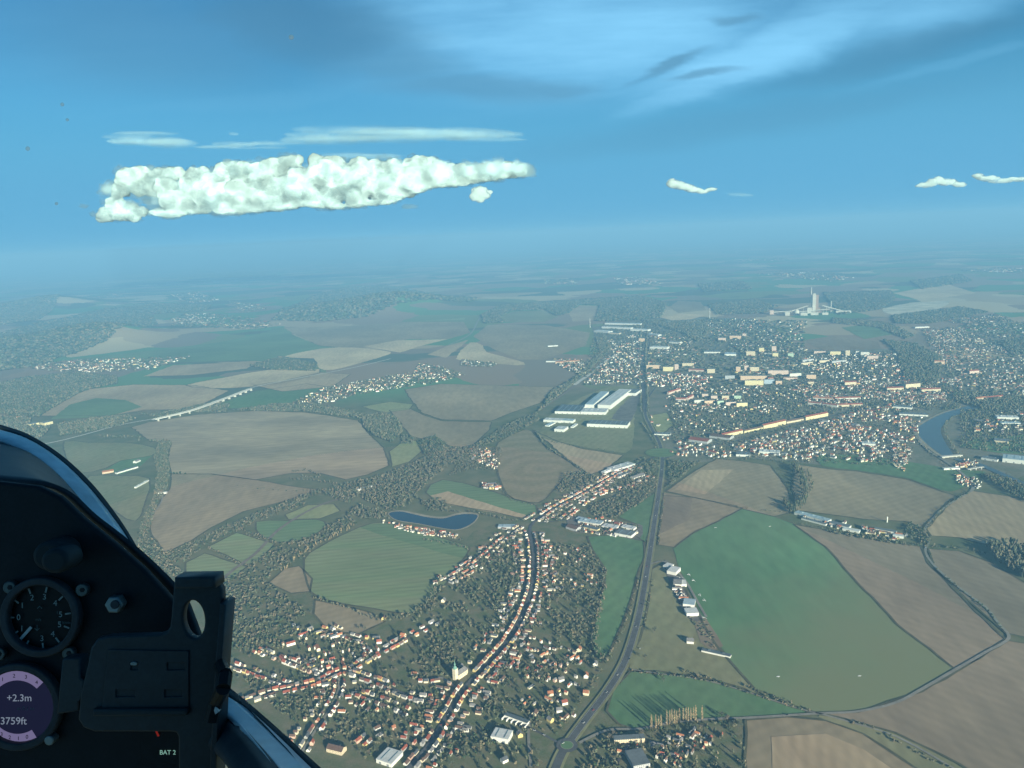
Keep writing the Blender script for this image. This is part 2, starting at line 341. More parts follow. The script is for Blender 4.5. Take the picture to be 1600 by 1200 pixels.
FIELDS = [  # name, material, layer, label, photo outline
 ('garden_ground', GARD, 0, 'dark garden ground under the near village', [(330, 915), (420, 905), (490, 930), (510, 985), (600, 975), (640, 960), (690, 910), (725, 860), (740, 830), (830, 800), (850, 770), (920, 735), (1000, 715), (1040, 712), (1030, 770), (965, 810), (1000, 845), (925, 838), (948, 900), (930, 1000), (945, 1040), (930, 1100), (1000, 1140), (1165, 1125), (1165, 1260), (330, 1260)]),
 ('town_ground', TOWN, 0, 'built-up ground under the large town', [(925, 512), (1010, 498), (1100, 495), (1200, 505), (1250, 545), (1380, 545), (1440, 560), (1500, 570), (1620, 560), (1620, 730), (1540, 735), (1480, 735), (1420, 735), (1300, 728), (1240, 722), (1160, 716), (1100, 722), (1045, 715), (1015, 650), (1000, 605), (900, 600), (945, 560)]),
 ('brown_field', SOILP, 1, 'wide patchy brown field below the viaduct', [(205, 668), (232, 660), (310, 648), (400, 642), (480, 645), (560, 657), (578, 680), (600, 700), (608, 728), (575, 742), (540, 750), (500, 740), (455, 740), (400, 750), (330, 741), (268, 741), (262, 715), (268, 692), (235, 690)]),
 ('brown_field', SOIL, 1, 'brown field beside the wooded stream', [(268, 741), (330, 741), (400, 750), (455, 760), (500, 766), (440, 785), (380, 800), (330, 825), (300, 845), (258, 865), (236, 835), (232, 815), (252, 780), (265, 765)]),
 ('olive_field', OLIVE, 1, 'olive field above the red roofed farm', [(100, 690), (140, 692), (200, 692), (242, 700), (238, 712), (190, 720), (165, 732), (120, 740), (105, 720)]),
 ('green_field', MEAD, 2, 'small green field behind the red roofed farm', [(163, 735), (190, 720), (238, 712), (220, 728), (190, 742)]),
 ('olive_field', OLIVE, 1, 'olive field below the red roofed farm', [(140, 744), (190, 744), (234, 748), (226, 790), (212, 815), (180, 800), (140, 760)]),
 ('pasture', CROPD, 1, 'hazy green pasture between two villages', [(95, 560), (130, 548), (170, 540), (240, 525), (290, 518), (330, 528), (375, 525), (420, 512), (455, 515), (450, 560), (380, 563), (320, 565), (260, 568), (230, 580), (225, 568), (120, 562)]),
 ('brown_field', SOIL, 2, 'pinkish field strip below the hill village', [(168, 536), (230, 522), (285, 512), (352, 515), (290, 533), (200, 548)]),
 ('tan_field', TAN, 1, 'narrow tan field above the viaduct', [(224, 588), (270, 571), (350, 567), (405, 565), (385, 576), (300, 586)]),
 ('tan_field', TANL, 1, 'bright tan stubble strip above the motorway', [(290, 602), (350, 590), (420, 578), (500, 577), (480, 590), (400, 604), (330, 607)]),
 ('tan_field', TAN, 1, 'broad tan field left of the viaduct', [(60, 650), (90, 628), (140, 608), (210, 601), (300, 602), (358, 611), (320, 630), (280, 640), (225, 641), (170, 650)]),
 ('green_field', CROPD, 2, 'green curved field inside the tan slope', [(80, 655), (110, 632), (150, 622), (195, 625), (222, 636), (170, 651)]),
 ('green_field', MEAD, 1, 'bright green field beside the viaduct', [(315, 640), (400, 611), (480, 600), (520, 606), (450, 632), (380, 638)]),
 ('tan_field', TAN, 1, 'tan field between motorway and elongated village', [(395, 602), (440, 596), (500, 582), (548, 585), (520, 604), (440, 612)]),
 ('green_field', CROP, 1, 'pale green field below the wooded hill', [(575, 498), (620, 487), (680, 480), (740, 478), (725, 500), (650, 502)]),
 ('brown_field', SOIL, 1, 'large brown field below the wooded hill', [(440, 510), (500, 505), (560, 508), (620, 503), (725, 503), (735, 520), (700, 530), (640, 530), (560, 545), (500, 540), (465, 525)]),
 ('green_field', CROPD, 1, 'hazy green field beside the hill village', [(380, 563), (450, 520), (500, 541), (560, 546), (520, 552), (440, 558)]),
 ('tan_field', TANL, 1, 'pointed bright tan field', [(568, 541), (620, 532), (700, 530), (660, 540), (625, 551)]),
 ('tan_field', TANL, 1, 'curved tan field behind a dark copse', [(440, 558), (500, 545), (550, 543), (600, 548), (610, 553), (560, 568), (520, 578), (498, 575), (490, 560)]),
 ('tan_field', TAN, 1, 'tan field left of the railway embankment', [(668, 554), (700, 540), (732, 531), (722, 540), (697, 559)]),
 ('tan_field', TANL, 1, 'tan field right of the railway embankment', [(712, 561), (735, 535), (755, 540), (760, 550), (818, 566), (808, 571), (755, 566)]),
 ('brown_field', SOIL, 1, 'brown field above the small villages', [(740, 526), (762, 508), (850, 508), (922, 520), (915, 540), (850, 562), (812, 562), (770, 545)]),
 ('olive_field', OLIVE, 1, 'olive field inside the river bend woods', [(783, 496), (800, 487), (850, 485), (872, 495), (850, 503), (790, 503)]),
 ('olive_field', TAN, 1, 'tan field inside the river bend woods', [(890, 490), (905, 477), (935, 478), (930, 500), (895, 503)]),
 ('brown_field', SOIL, 1, 'large brown field below the small villages', [(632, 609), (690, 600), (760, 602), (866, 605), (845, 630), (800, 645), (768, 658), (690, 656), (660, 646), (642, 625)]),
 ('brown_field', SOIL, 1, 'brown field above the railway woods', [(608, 641), (640, 638), (660, 648), (690, 658), (768, 660), (765, 672), (740, 695), (712, 701), (690, 692), (640, 682), (625, 660)]),
 ('yellow_meadow', OLIVEL, 1, 'yellowish meadow below the elongated village', [(565, 636), (610, 628), (646, 632), (640, 640), (600, 645)]),
 ('olive_field', OLIVEL, 1, 'olive meadow between copse and railway woods', [(608, 706), (630, 690), (672, 688), (660, 705), (640, 722), (612, 730)]),
 ('hill_field', RING, 1, 'low hill field with contour rings of growth', [(778, 692), (822, 671), (838, 682), (852, 697), (880, 716), (914, 737), (905, 747), (880, 752), (862, 770), (842, 786), (802, 780), (785, 760), (774, 720)]),
 ('tan_field', TAN, 1, 'tan field behind the hill field', [(832, 672), (872, 690), (912, 702), (974, 712), (945, 736), (920, 742), (882, 714)]),
 ('green_field', CROPD, 1, 'green field above the pond', [(665, 770), (692, 750), (760, 765), (802, 780), (838, 790), (830, 812), (770, 800), (700, 788)]),
 ('tan_field', TAN, 2, 'tan strip of the field above the pond', [(672, 775), (700, 768), (770, 790), (822, 805), (820, 811), (770, 801), (700, 789)]),
 ('green_field', CROP, 1, 'large striped pale green field in the valley', [(475, 875), (500, 855), (560, 825), (600, 817), (650, 830), (720, 850), (734, 858), (720, 880), (692, 920), (665, 945), (640, 960), (580, 951), (500, 936), (480, 912)]),
 ('green_field', CROPD, 2, 'darker strip of the striped green field', [(563, 825), (602, 818), (650, 830), (720, 850), (732, 858), (722, 872), (650, 852)]),
 ('brown_field', SOIL, 1, 'brown triangle below the striped green field', [(492, 938), (540, 948), (580, 958), (602, 972), (560, 992), (512, 986), (490, 960)]),
 ('brown_field', SOIL, 1, 'small rounded brown plot by the tree belt', [(420, 911), (445, 889), (468, 885), (488, 905), (485, 925), (455, 928)]),
 ('green_field', CROP, 1, 'small square green field in the valley', [(325, 855), (370, 833), (430, 850), (402, 880), (382, 883)]),
 ('green_field', CROP, 1, 'small green field with a bare edge', [(290, 880), (320, 865), (386, 886), (365, 905), (335, 918), (290, 900)]),
 ('green_field', CROPD, 1, 'green field below the railway woods', [(400, 816), (450, 814), (495, 812), (510, 822), (480, 842), (440, 848), (410, 842)]),
 ('olive_field', OLIVEL, 1, 'small light field below the railway woods', [(445, 805), (480, 790), (522, 788), (532, 799), (500, 811), (450, 812)]),
 ('green_field', MEAD, 1, 'long green field between village and bypass', [(918, 839), (1006, 846), (996, 900), (982, 950), (962, 1000), (940, 1037), (924, 1003), (938, 935), (946, 890)]),
 ('green_field', MEAD, 1, 'green wedge beside the factory and bypass', [(965, 808), (1027, 768), (1016, 832), (1008, 848), (990, 836), (996, 820)]),
 ('olive_field', OLIVE, 1, 'dull grass between bypass and airfield', [(1018, 890), (1045, 885), (1062, 905), (1085, 950), (1120, 1010), (1185, 1084), (1160, 1076), (1080, 1056), (982, 1048), (1000, 1000), (1014, 940)]),
 ('airfield', GREEN, 1, 'large green grass airfield', [(1052, 857), (1080, 836), (1160, 795), (1210, 808), (1242, 820), (1290, 855), (1330, 900), (1400, 975), (1492, 1046), (1440, 1076), (1400, 1099), (1340, 1114), (1280, 1114), (1240, 1101), (1170, 1071), (1118, 1000), (1090, 950), (1062, 890)]),
 ('brown_field', SOIL, 1, 'brown field at the head of the airfield', [(1036, 775), (1085, 778), (1150, 791), (1160, 795), (1080, 836), (1054, 856), (1028, 852)]),
 ('brown_field', SOILD, 2, 'dark ploughed strip beside the bypass', [(1038, 770), (1081, 778), (1078, 812), (1030, 835)]),
 ('brown_field', SOIL, 1, 'brown field below the town edge', [(1040, 768), (1080, 740), (1120, 717), (1160, 721), (1205, 728), (1232, 765), (1242, 800), (1210, 808), (1150, 793), (1085, 778)]),
 ('tan_field', TAN, 2, 'lighter tan patch below the town edge', [(1054, 765), (1095, 735), (1147, 734), (1102, 773)]),
 ('brown_field', SOIL, 1, 'wide brown field above the farm sheds', [(1242, 726), (1300, 734), (1340, 737), (1420, 750), (1470, 768), (1496, 776), (1480, 786), (1440, 826), (1420, 816), (1350, 812), (1300, 805), (1245, 798), (1238, 760)]),
 ('tan_field', TAN, 1, 'tan field beside the tree lined lane', [(1447, 827), (1482, 790), (1517, 767), (1570, 775), (1640, 784), (1640, 880), (1560, 856), (1500, 841), (1455, 838)]),
 ('brown_field', SOILD, 1, 'brown field right of the airfield', [(1240, 820), (1300, 830), (1370, 845), (1440, 855), (1450, 880), (1500, 930), (1555, 985), (1572, 1000), (1530, 1030), (1492, 1046), (1400, 975), (1330, 900), (1290, 855)]),
 ('brown_field', SOILD, 1, 'brown field right of the winding lane', [(1450, 858), (1500, 862), (1550, 880), (1640, 935), (1640, 1005), (1572, 990), (1520, 945), (1460, 890)]),
 ('brown_field', SOILD, 1, 'dark brown field below the winding lane', [(1285, 1116), (1340, 1114), (1440, 1082), (1492, 1052), (1575, 1002), (1640, 1012), (1640, 1260), (1560, 1235), (1500, 1195), (1400, 1146), (1320, 1124)]),
 ('grass_verge', OLIVE, 1, 'olive verge along the lower lane', [(1280, 1118), (1320, 1126), (1400, 1148), (1500, 1198), (1600, 1255), (1520, 1255), (1440, 1205), (1350, 1146), (1290, 1126)]),
 ('tan_field', SOIL, 1, 'brown field at the bottom of the picture', [(1165, 1126), (1230, 1121), (1290, 1127), (1350, 1148), (1440, 1207), (1500, 1260), (1165, 1260)]),
 ('tan_field', TAN, 2, 'lighter tan part of the bottom field', [(1205, 1152), (1290, 1147), (1350, 1172), (1420, 1220), (1460, 1260), (1205, 1260)]),
 ('green_field', MEAD, 1, 'dark green field with poplar shadows', [(985, 1050), (1080, 1059), (1160, 1080), (1235, 1105), (1262, 1116), (1160, 1123), (1060, 1127), (1000, 1143), (948, 1112)]),
 ('grass_verge', OLIVE, 1, 'mown grass round the car parts plant', [(845, 672), (870, 640), (950, 605), (1004, 605), (992, 640), (988, 700), (960, 706), (900, 696), (850, 686)]),
 ('olive_field', OLIVEL, 1, 'grass triangle beside the bypass bend', [(1012, 650), (1042, 645), (1054, 664), (1030, 682)]),
 ('brown_field', SOILD, 2, 'brown field behind the apartment estate', [(1255, 532), (1300, 525), (1372, 534), (1377, 545), (1290, 549)]),
 ('green_field', CROPD, 2, 'green slope above the town', [(1315, 512), (1380, 504), (1412, 520), (1350, 530)]),
 ('tan_field', TANL, 2, 'pale field above the quarry', [(1395, 458), (1480, 444), (1525, 458), (1440, 470)]),
 ('quarry', QUARRY, 3, 'pale stone quarry beyond the town', [(1378, 483), (1420, 474), (1450, 472), (1484, 470), (1470, 482), (1430, 490), (1395, 492)]),
 ('tan_field', TANL, 2, 'tan clearing beside the small brickworks', [(1032, 496), (1060, 490), (1105, 492), (1080, 499), (1050, 501)]),
 ('tan_field', SOIL, 2, 'brown field before the brickworks', [(1045, 480), (1060, 470), (1095, 472), (1103, 485), (1060, 489)]),
 ('meadow', MEAD, 2, 'green allotment meadow at the town edge', [(1280, 712), (1340, 712), (1420, 722), (1500, 735), (1540, 738), (1500, 765), (1470, 766), (1420, 748), (1340, 735), (1285, 728)]),
 ('meadow', MEAD, 2, 'green sports ground beyond the river', [(1525, 685), (1600, 680), (1640, 690), (1640, 712), (1560, 708), (1500, 698)]),
 ('yard', YARD, 2, 'concrete yard of the roadside factory', [(885, 812), (905, 806), (940, 815), (985, 818), (1004, 822), (998, 845), (960, 836), (900, 832)]),
 ('yard', YARD, 2, 'yard strip round the airfield hangars', [(1036, 880), (1048, 880), (1075, 930), (1098, 965), (1090, 972), (1070, 962), (1048, 915)]),
 ('bare_patch', SOILD, 2, 'bare earth patch beside the airfield hangars', [(1085, 975), (1102, 965), (1130, 1010), (1115, 1018), (1095, 1005)]),
 ('yard', YARD, 2, 'car park of the large white factory', [(965, 640), (1000, 606), (1005, 615), (985, 660), (955, 655)]),
]
ZL = 0.15; MARG = MB()
for idx, (name, mt, layer, lab, px) in enumerate(FIELDS):
    pts = smooth(gpoly(px), 2, True) if len(px) > 6 and mt not in (GREEN, SOIL, SOILD, SOILP, TAN) else gpoly(px)
    FZ = .1+.4*layer+.004*idx
    q = []
    for (x0, y0), (x1, y1) in zip(pts, pts[1:]+pts[:1]):      # no plough or mower keeps a perfectly straight edge
        d_ = math.dist((x0, y0), (x1, y1)); k_ = max(1, min(14, int(d_/35))); am = min(6, d_*.012)
        q += [(x0+(x1-x0)*i/k_+(random.uniform(-am, am) if i else 0), y0+(y1-y0)*i/k_+(random.uniform(-am, am) if i else 0)) for i in range(k_)]
    pts = q
    if layer == 1 and y0 < 5200 and name not in ('yard', 'quarry', 'meadow', 'grass_verge', 'bare_patch', 'airfield'): strip(pts+pts[:1], 1.7+y0*.0005, 1.62+layer*.02, MARG)
    mb = MB(); mb.poly([(x, y, FZ) for x, y in pts])
    a = sum(pts[i][0]*pts[(i+1) % len(pts)][1]-pts[(i+1) % len(pts)][0]*pts[i][1] for i in range(len(pts)))
    if a < 0: mb.f = [f[::-1] for f in mb.f]
    struct(mb.build(name, mt), lab)

struct(MARG.build('field_margin', mat('rank_grass_margin', (.105, .105, .062), 1, var=.4, scale=.03)), 'rank grass margins between the fields')
# water
WAT = mat('still_water', (.008, .020, .030), .2, spec=.5)
WATR = mat('river_water', (.055, .070, .074), .3, spec=.5)
SAND = mat('pale_bank', (.30, .27, .20), 1, var=.3, scale=.02)
def sheet(name, mt, px, z, lab, n=4):
    pts = smooth(gpoly(px), n, True); a = sum(pts[i][0]*pts[(i+1) % len(pts)][1]-pts[(i+1) % len(pts)][0]*pts[i][1] for i in range(len(pts)))
    if a < 0: pts = pts[::-1]
    mb = MB(); mb.poly([(x, y, z+1.2) for x, y in pts]); return struct(mb.build(name, mt), lab)
POND = [(608, 803), (625, 800), (645, 804), (668, 809), (692, 811), (712, 806), (728, 804), (746, 806), (738, 818), (716, 828), (692, 826), (655, 819), (620, 813)]
sheet('pond_bank', SAND, [(606, 802), (625, 798), (645, 801), (668, 806), (692, 808), (712, 803), (728, 801), (748, 804), (740, 819), (717, 829), (692, 827), (655, 820), (619, 814)], .6, 'pale bank round the pond')
sheet('pond', WAT, POND, .8, 'dark blue pond beside the striped field')
RIV = [(1530, 632), (1502, 638), (1470, 648), (1440, 664), (1433, 674), (1440, 686), (1455, 700), (1474, 713), (1492, 716), (1482, 700), (1474, 686), (1470, 672), (1480, 658), (1502, 646), (1530, 638)]
mb = MB(); strip(smooth([G(*p) for p in RIV[1:9]], 4), 14, 1.8, mb); struct(mb.build('river_bank', SAND), 'pale embankment along the river')
sheet('river', WATR, RIV, .8, 'grey blue river bending past the town')
sheet('river', WATR, [(1497, 717), (1530, 724), (1580, 745), (1640, 773), (1640, 776), (1577, 749), (1527, 728), (1495, 720)], .8, 'river below the weir')
# roads
ASP = mat('asphalt', (.095, .098, .102), .85, var=.3, scale=.02)
ASPL = mat('pale_lane', (.24, .23, .20), .95, var=.25, scale=.02)
CONC = mat('pale_concrete', (.52, .50, .45), .9, var=.15, scale=.05)
BALL = mat('railway_ballast', (.20, .17, .14), 1, var=.3, scale=.05)
PAINT = mat('road_paint', (.4, .4, .39), .8)
MAIN = [(600, 1250), (640, 1200), (672, 1163), (700, 1117), (726, 1076), (760, 1040), (790, 1006), (807, 980), (821, 950), (831, 920), (834, 890), (833, 860), (828, 832), (836, 815), (870, 792), (912, 770), (950, 748), (990, 728), (1030, 712)]
BYP = [(850, 1250), (872, 1192), (886, 1166), (918, 1122), (950, 1080), (975, 1038), (990, 995), (1001, 950), (1013, 880), (1022, 820), (1031, 760), (1035, 718), (1030, 692), (1017, 668), (1008, 645), (1013, 622), (1025, 605)]
LANE = [(905, 1162), (950, 1142), (1000, 1140), (1060, 1129), (1130, 1124), (1165, 1123), (1280, 1116), (1340, 1113), (1400, 1099), (1440, 1078), (1490, 1049), (1540, 1020), (1576, 998), (1560, 975), (1540, 950), (1500, 920), (1460, 885), (1446, 862), (1452, 845), (1445, 828), (1462, 806), (1484, 788), (1518, 768)]
MWAY = [(40, 700), (90, 690), (130, 680), (190, 664), (240, 655), (300, 641), (350, 624), (390, 607), (430, 598), (500, 585), (560, 573), (610, 561), (700, 540), (735, 522), (748, 500), (762, 486), (820, 474), (870, 467), (960, 459)]
RAIL = [(330, 925), (360, 895), (400, 865), (440, 825), (500, 790), (560, 772), (640, 742), (700, 712), (770, 685), (830, 650), (900, 602), (938, 572), (952, 548), (940, 525), (920, 505)]
def road(name, mt, px, half, z, lab, n=5):
    mb = MB(); strip(smooth([G(*p) for p in px], n), half, z+1.2, mb); return struct(mb.build(name, mt), lab)
road('main_street', ASP, MAIN, 4.6, .8, 'dark main street through the long village')
road('bypass_verge', OLIVE, BYP, 12, .7, 'grass verge of the bypass')
road('bypass_road', ASP, BYP, 7.2, .95, 'wide asphalt bypass curving past the airfield', 6)
mb = MB()
for s in (-1, 1): strip([(x-s*6.3*math.sin(h), y+s*6.3*math.cos(h)) for x, y, h, _ in along(smooth([G(*p) for p in BYP[2:]], 6), 25)], .22, 2.3, mb)
struct(mb.build('road_marking', PAINT), 'white edge lines of the bypass')
road('lane', ASPL, LANE, 3.2, .8, 'pale lane round the foot of the airfield')
road('lane', ASPL, [(1280, 1116), (1330, 1130), (1400, 1152), (1480, 1196), (1560, 1245)], 2.2, .8, 'pale track below the brown field')
road('lane', ASPL, [(985, 1047), (1040, 1055), (1100, 1064), (1160, 1080), (1240, 1106), (1280, 1116)], 1.6, .8, 'pale field path beside the scrub row')
road('lane', ASPL, [(1016, 882), (1036, 878), (1050, 886), (1072, 910), (1092, 945), (1104, 965)], 3, .8, 'pale access road of the airfield')
road('lane', ASPL, [(228, 812), (242, 800), (252, 785), (256, 772), (266, 768)], 2.2, .8, 'pale farm track beside the wooded stream')
road('motorway', CONC, MWAY[:5], 7, .8, 'pale motorway before the viaduct'); road('motorway', CONC, MWAY[7:12], 7, .8, 'pale motorway beyond the viaduct'); road('motorway', ASPL, MWAY[12:], 8, .8, 'distant pale main road towards the hills')
road('railway_bed', BALL, RAIL, 6, .8, 'railway track bed through the tree belt')
road('railway_bed', CONC, [(897, 602), (920, 586), (938, 572)], 13, .9, 'bare bright embankment of the railway')
for k, px in enumerate([[(527, 1052), (530, 1075), (516, 1108), (498, 1135), (470, 1180), (455, 1215)], [(374, 1100), (420, 1085), (460, 1076), (500, 1066), (535, 1050), (560, 1056), (600, 1070), (645, 1090), (690, 1095)],
        [(360, 1040), (410, 1056), (455, 1074)], [(400, 1016), (450, 1034), (500, 1052), (530, 1056)], [(545, 1050), (570, 1034), (612, 1010), (650, 990), (690, 970)], [(690, 910), (745, 880), (790, 840), (815, 822)],
        [(830, 1115), (826, 1150), (830, 1200)], [(800, 1128), (835, 1142), (875, 1163)], [(1000, 1140), (985, 1160), (960, 1200)], [(640, 1058), (665, 1062), (690, 1060), (712, 1075)], [(842, 818), (890, 812), (905, 806)]]):
    road('village_street', ASPL if k % 3 == 0 else ASP, px, 2.6, .6, 'narrow village street %s' % ('between the gardens', 'between old farmhouses', 'past the long barns', 'behind the church')[k % 4])
road('town_street', ASP, [(1008, 645), (1005, 600), (1004, 560), (1007, 530), (1010, 505)], 9, .85, 'straight tree lined town avenue')
road('town_street', ASP, [(1035, 718), (1090, 700), (1150, 690), (1230, 668), (1310, 648), (1370, 632), (1450, 615), (1530, 612)], 6, .85, 'town street past the yellow terraces')
road('town_street', ASPL, [(1450, 655), (1429, 668), (1433, 684), (1450, 704), (1472, 718), (1500, 738), (1520, 758), (1518, 768)], 5, 1.0, 'pale embankment road beside the river')
cx, cy_ = G(886, 1166)
mb = MB(); mb.poly([(cx+19*math.cos(a), cy_+19*math.sin(a), 2.35) for a in np.linspace(0, 2*math.pi, 33)[:-1]]); struct(mb.build('roundabout_road', ASP), 'asphalt ring of the roundabout')
mb = MB(); mb.poly([(cx+11.5*math.cos(a), cy_+11.5*math.sin(a), 2.5) for a in np.linspace(0, 2*math.pi, 33)[:-1]]); struct(mb.build('roundabout_rim', ASPL), 'pale kerb of the roundabout island')
mb = MB(); mb.poly([(cx+10.4*math.cos(a), cy_+10.4*math.sin(a), 2.65) for a in np.linspace(0, 2*math.pi, 33)[:-1]]); struct(mb.build('roundabout_island', MEAD), 'grass island of the roundabout')
cx, cy_ = G(1033, 708)
mb = MB(); mb.poly([(cx+62*math.cos(a), cy_+62*math.sin(a), 2.4) for a in np.linspace(0, 2*math.pi, 41)[:-1]]); struct(mb.build('grass_circle', CROPD), 'large round grass island at the town entrance')
# ---------------------------------------------------------------- houses
WALLS = {'white': (.74, .72, .66), 'cream': (.68, .61, .45), 'yellow': (.62, .50, .22), 'pink': (.56, .38, .30), 'grey': (.36, .36, .35)}
ROOFS = {'red': (.27, .080, .052), 'orange': (.35, .145, .080), 'brown': (.13, .082, .066), 'grey': (.18, .18, .185), 'slate': (.085, .095, .11)}
WM = {k: mat(k+'_render_wall', c, .9, var=.14, scale=.35, spec=.1) for k, c in WALLS.items()}
RM = {k: mat(k+'_tiled_roof', c, .85, var=.3, scale=.4, spec=.15) for k, c in ROOFS.items()}
OCC = {}
def occupy(x, y, r):
    for i in range(int((x-r)//12), int((x+r)//12)+1):
        for j in range(int((y-r)//12), int((y+r)//12)+1): OCC.setdefault((i, j), []).append((x, y, r))
def free(x, y, r):
    for i in range(int((x-r)//12), int((x+r)//12)+1):
        for j in range(int((y-r)//12), int((y+r)//12)+1):
            for a, b, c in OCC.get((i, j), ()):
                if (a-x)**2+(b-y)**2 < (c+r)**2: return False
    return True
for px, hw in ((MAIN, 7), (BYP, 13), (LANE, 4)):
    for x, y, h, s in along(smooth([G(*p) for p in px], 4), 9): occupy(x, y, hw-2)
SPEC = []            # x, y, rz, L, W, H, RH, wall, roof, label, group
def pick(d): return random.choices(list(d), list(d.values()))[0]
WP = {'white': 5, 'cream': 4, 'yellow': 1.6, 'pink': .8, 'grey': 1}
RP = {'red': 3, 'orange': 1.5, 'brown': 3.5, 'grey': 2.4, 'slate': 1.5}
def row(px, street, sides, off=13, step=(11, 17), wid=(6.5, 7.5), hts=(3.2, 4.2, 5.4), skip=.12, perp=.0, rows=1, rp=RP, wp=WP, start='', jit=2.0):
    pts = smooth([G(*p) for p in px], 4)
    for sgn, sname in ((1, sides[0]), (-1, sides[1])):
        if sname is None: continue
        s = 6.0; n = 0
        A = along(pts, 2.0)
        if not A: continue
        while s < A[-1][3]-5:
            Lh = random.choice((7, 8, 9, 11, 13))
            Wd = random.choice(wid); x, y, h, _ = A[min(len(A)-1, int(s/2))]
            if random.random() > skip:
                o = off+Wd/2-4+random.uniform(0, jit)
                X, Y = x-sgn*o*math.sin(h), y+sgn*o*math.cos(h)
                rz = h+random.uniform(-.06, .06)
                if random.random() < perp: rz += math.pi/2
                if free(X, Y, 5):
                    n += 1; wl, rf = pick(wp), pick(rp)
                    SPEC.append((X, Y, rz, Lh, Wd, random.choice(hts), random.choice((2.2, 2.8, 3.4)), wl, rf, '%s house with %s roof, %s on %s of %s' % (wl, rf, nth(n), sname, street.replace('the ', '')), 'houses along '+street))
                    occupy(X, Y, Lh*.45)
            s += Lh+random.uniform(step[0]-11, step[1]-12)
        for k in range(1, rows):       # barns and back houses behind the frontage
            s = 10.0; n = 0
            while s < A[-1][3]-5:
                x, y, h, _ = A[min(len(A)-1, int(s/2))]; o = off+k*19+random.uniform(-4, 8)
                if random.random() > skip+.22*k:
                    X, Y = x-sgn*o*math.sin(h), y+sgn*o*math.cos(h); Lh = random.choice((6, 8, 11, 15)); Wd = random.choice((4.5, 5.5))
                    if free(X, Y, 5):
                        n += 1; wl, rf = pick({'white': 3, 'cream': 3, 'grey': 3, 'pink': 1}), pick({'red': 2, 'brown': 4, 'grey': 3, 'slate': 2, 'orange': 1})
                        SPEC.append((X, Y, h+math.pi/2*(random.random() < .75)+random.uniform(-.08, .08), Lh, Wd, random.choice((3, 3.6, 5)), 2.5, wl, rf, '%s %s roofed barn, %s in %s row behind %s of %s' % (wl, rf, nth(n), ('', 'first', 'second', 'third')[k], sname, street.replace('the ', '')), 'back buildings of '+street))
                        occupy(X, Y, Lh*.45)
                s += random.uniform(9, 16)
# landmarks that houses keep clear of
CHX, CHY = G(712, 1062)
occupy(CHX+9, CHY+10, 22)
row(MAIN[1:13], 'the main street', ('pond side', 'bypass side'), off=11, rows=3, skip=.06)
row(MAIN[13:18], 'the upper main street', ('hill side', 'factory side'), off=11, rows=2, skip=.12, rp={'red': 3, 'orange': 3, 'brown': 2, 'grey': 2})
row([(374, 1100), (420, 1085), (460, 1076), (500, 1066), (535, 1050), (560, 1056), (600, 1070), (645, 1090), (690, 1095)], 'the cross street', ('valley side', 'near side'), off=9, rows=1, skip=.15)
row([(527, 1052), (530, 1075), (516, 1108), (498, 1135), (470, 1180)], 'the barn street', ('garden side', 'church side'), off=9, rows=2, skip=.2)
row([(400, 1016), (450, 1034), (500, 1052), (530, 1056)], 'the upper row lane', ('valley side', 'near side'), off=8, skip=.25)
row([(360, 1040), (410, 1056), (455, 1074)], 'the lower row lane', ('valley side', 'near side'), off=8, skip=.2)
row([(545, 1050), (570, 1034), (612, 1010), (650, 990), (690, 970)], 'the field lane', ('field side', 'church side'), off=9, rows=1, skip=.3)
row([(690, 910), (745, 880), (790, 840), (815, 822)], 'the pond lane', ('pond side', 'main street side'), off=9, rows=2, skip=.3, wp={'white': 4, 'cream': 3, 'pink': 1})
row([(640, 1058), (665, 1062), (690, 1060)], 'the church lane', ('valley side', 'near side'), off=9, skip=.3)
row([(560, 1085), (600, 1098), (650, 1120)], 'the yard lane', ('valley side', 'near side'), off=9, rows=2, skip=.25)
row([(560, 1165), (590, 1145), (625, 1130)], 'the orchard lane', ('valley side', 'near side'), off=9, rows=1, skip=.4)
row([(450, 985), (500, 975), (560, 1000), (610, 1000)], 'the plum garden lane', ('field side', 'near side'), off=10, skip=.55)
row([(880, 812), (930, 775), (985, 760), (1020, 745)], 'the factory lane', ('hill side', 'factory side'), off=9, rows=1, skip=.35)
VILLAS = [((905, 1017), 'orange', 'cream', 'by the hedge of the long field'), ((916, 1058), 'orange', 'white', 'nearest the bypass bend'), ((877, 1064), 'grey', 'white', 'among bare gardens'), ((860, 1086), 'orange', 'cream', 'with a front gable among gardens'), ((916, 1085), 'orange', 'cream', 'close to the bypass verge'), ((882, 1100), 'red', 'white', 'in the villa gardens'), ((874, 1112), 'grey', 'white', 'beside the red roofed villa'), ((860, 1127), 'grey', 'yellow', 'nearest the roundabout'), ((836, 1117), 'brown', 'cream', 'above the white terrace'), ((812, 1150), 'grey', 'yellow', 'beside the white hall'), ((788, 1190), 'slate', 'white', 'at the foot of the village'), ((930, 1040), 'grey', 'white', 'standing alone by the hedge'), ((680, 912), 'brown', 'white', 'at the corner of the striped field'), ((693, 940), 'grey', 'cream', 'under a dark tree by the striped field'), ((570, 1027), 'orange', 'cream', 'beyond the field lane'), ((630, 995), 'orange', 'cream', 'at the edge of the brown triangle'), ((485, 985), 'grey', 'cream', 'among the plum gardens'), ((520, 985), 'grey', 'white', 'among the fir trees'), ((600, 968), 'brown', 'yellow', 'below the brown triangle')]
for (px, rf, wl, where) in VILLAS:
    x, y = G(*px); SPEC.append((x, y, random.uniform(0, 3), 11, 9, 5.6, 3.6, wl, rf, '%s villa with %s roof %s' % (wl, rf, where), 'detached villas in the gardens')); occupy(x, y, 8)
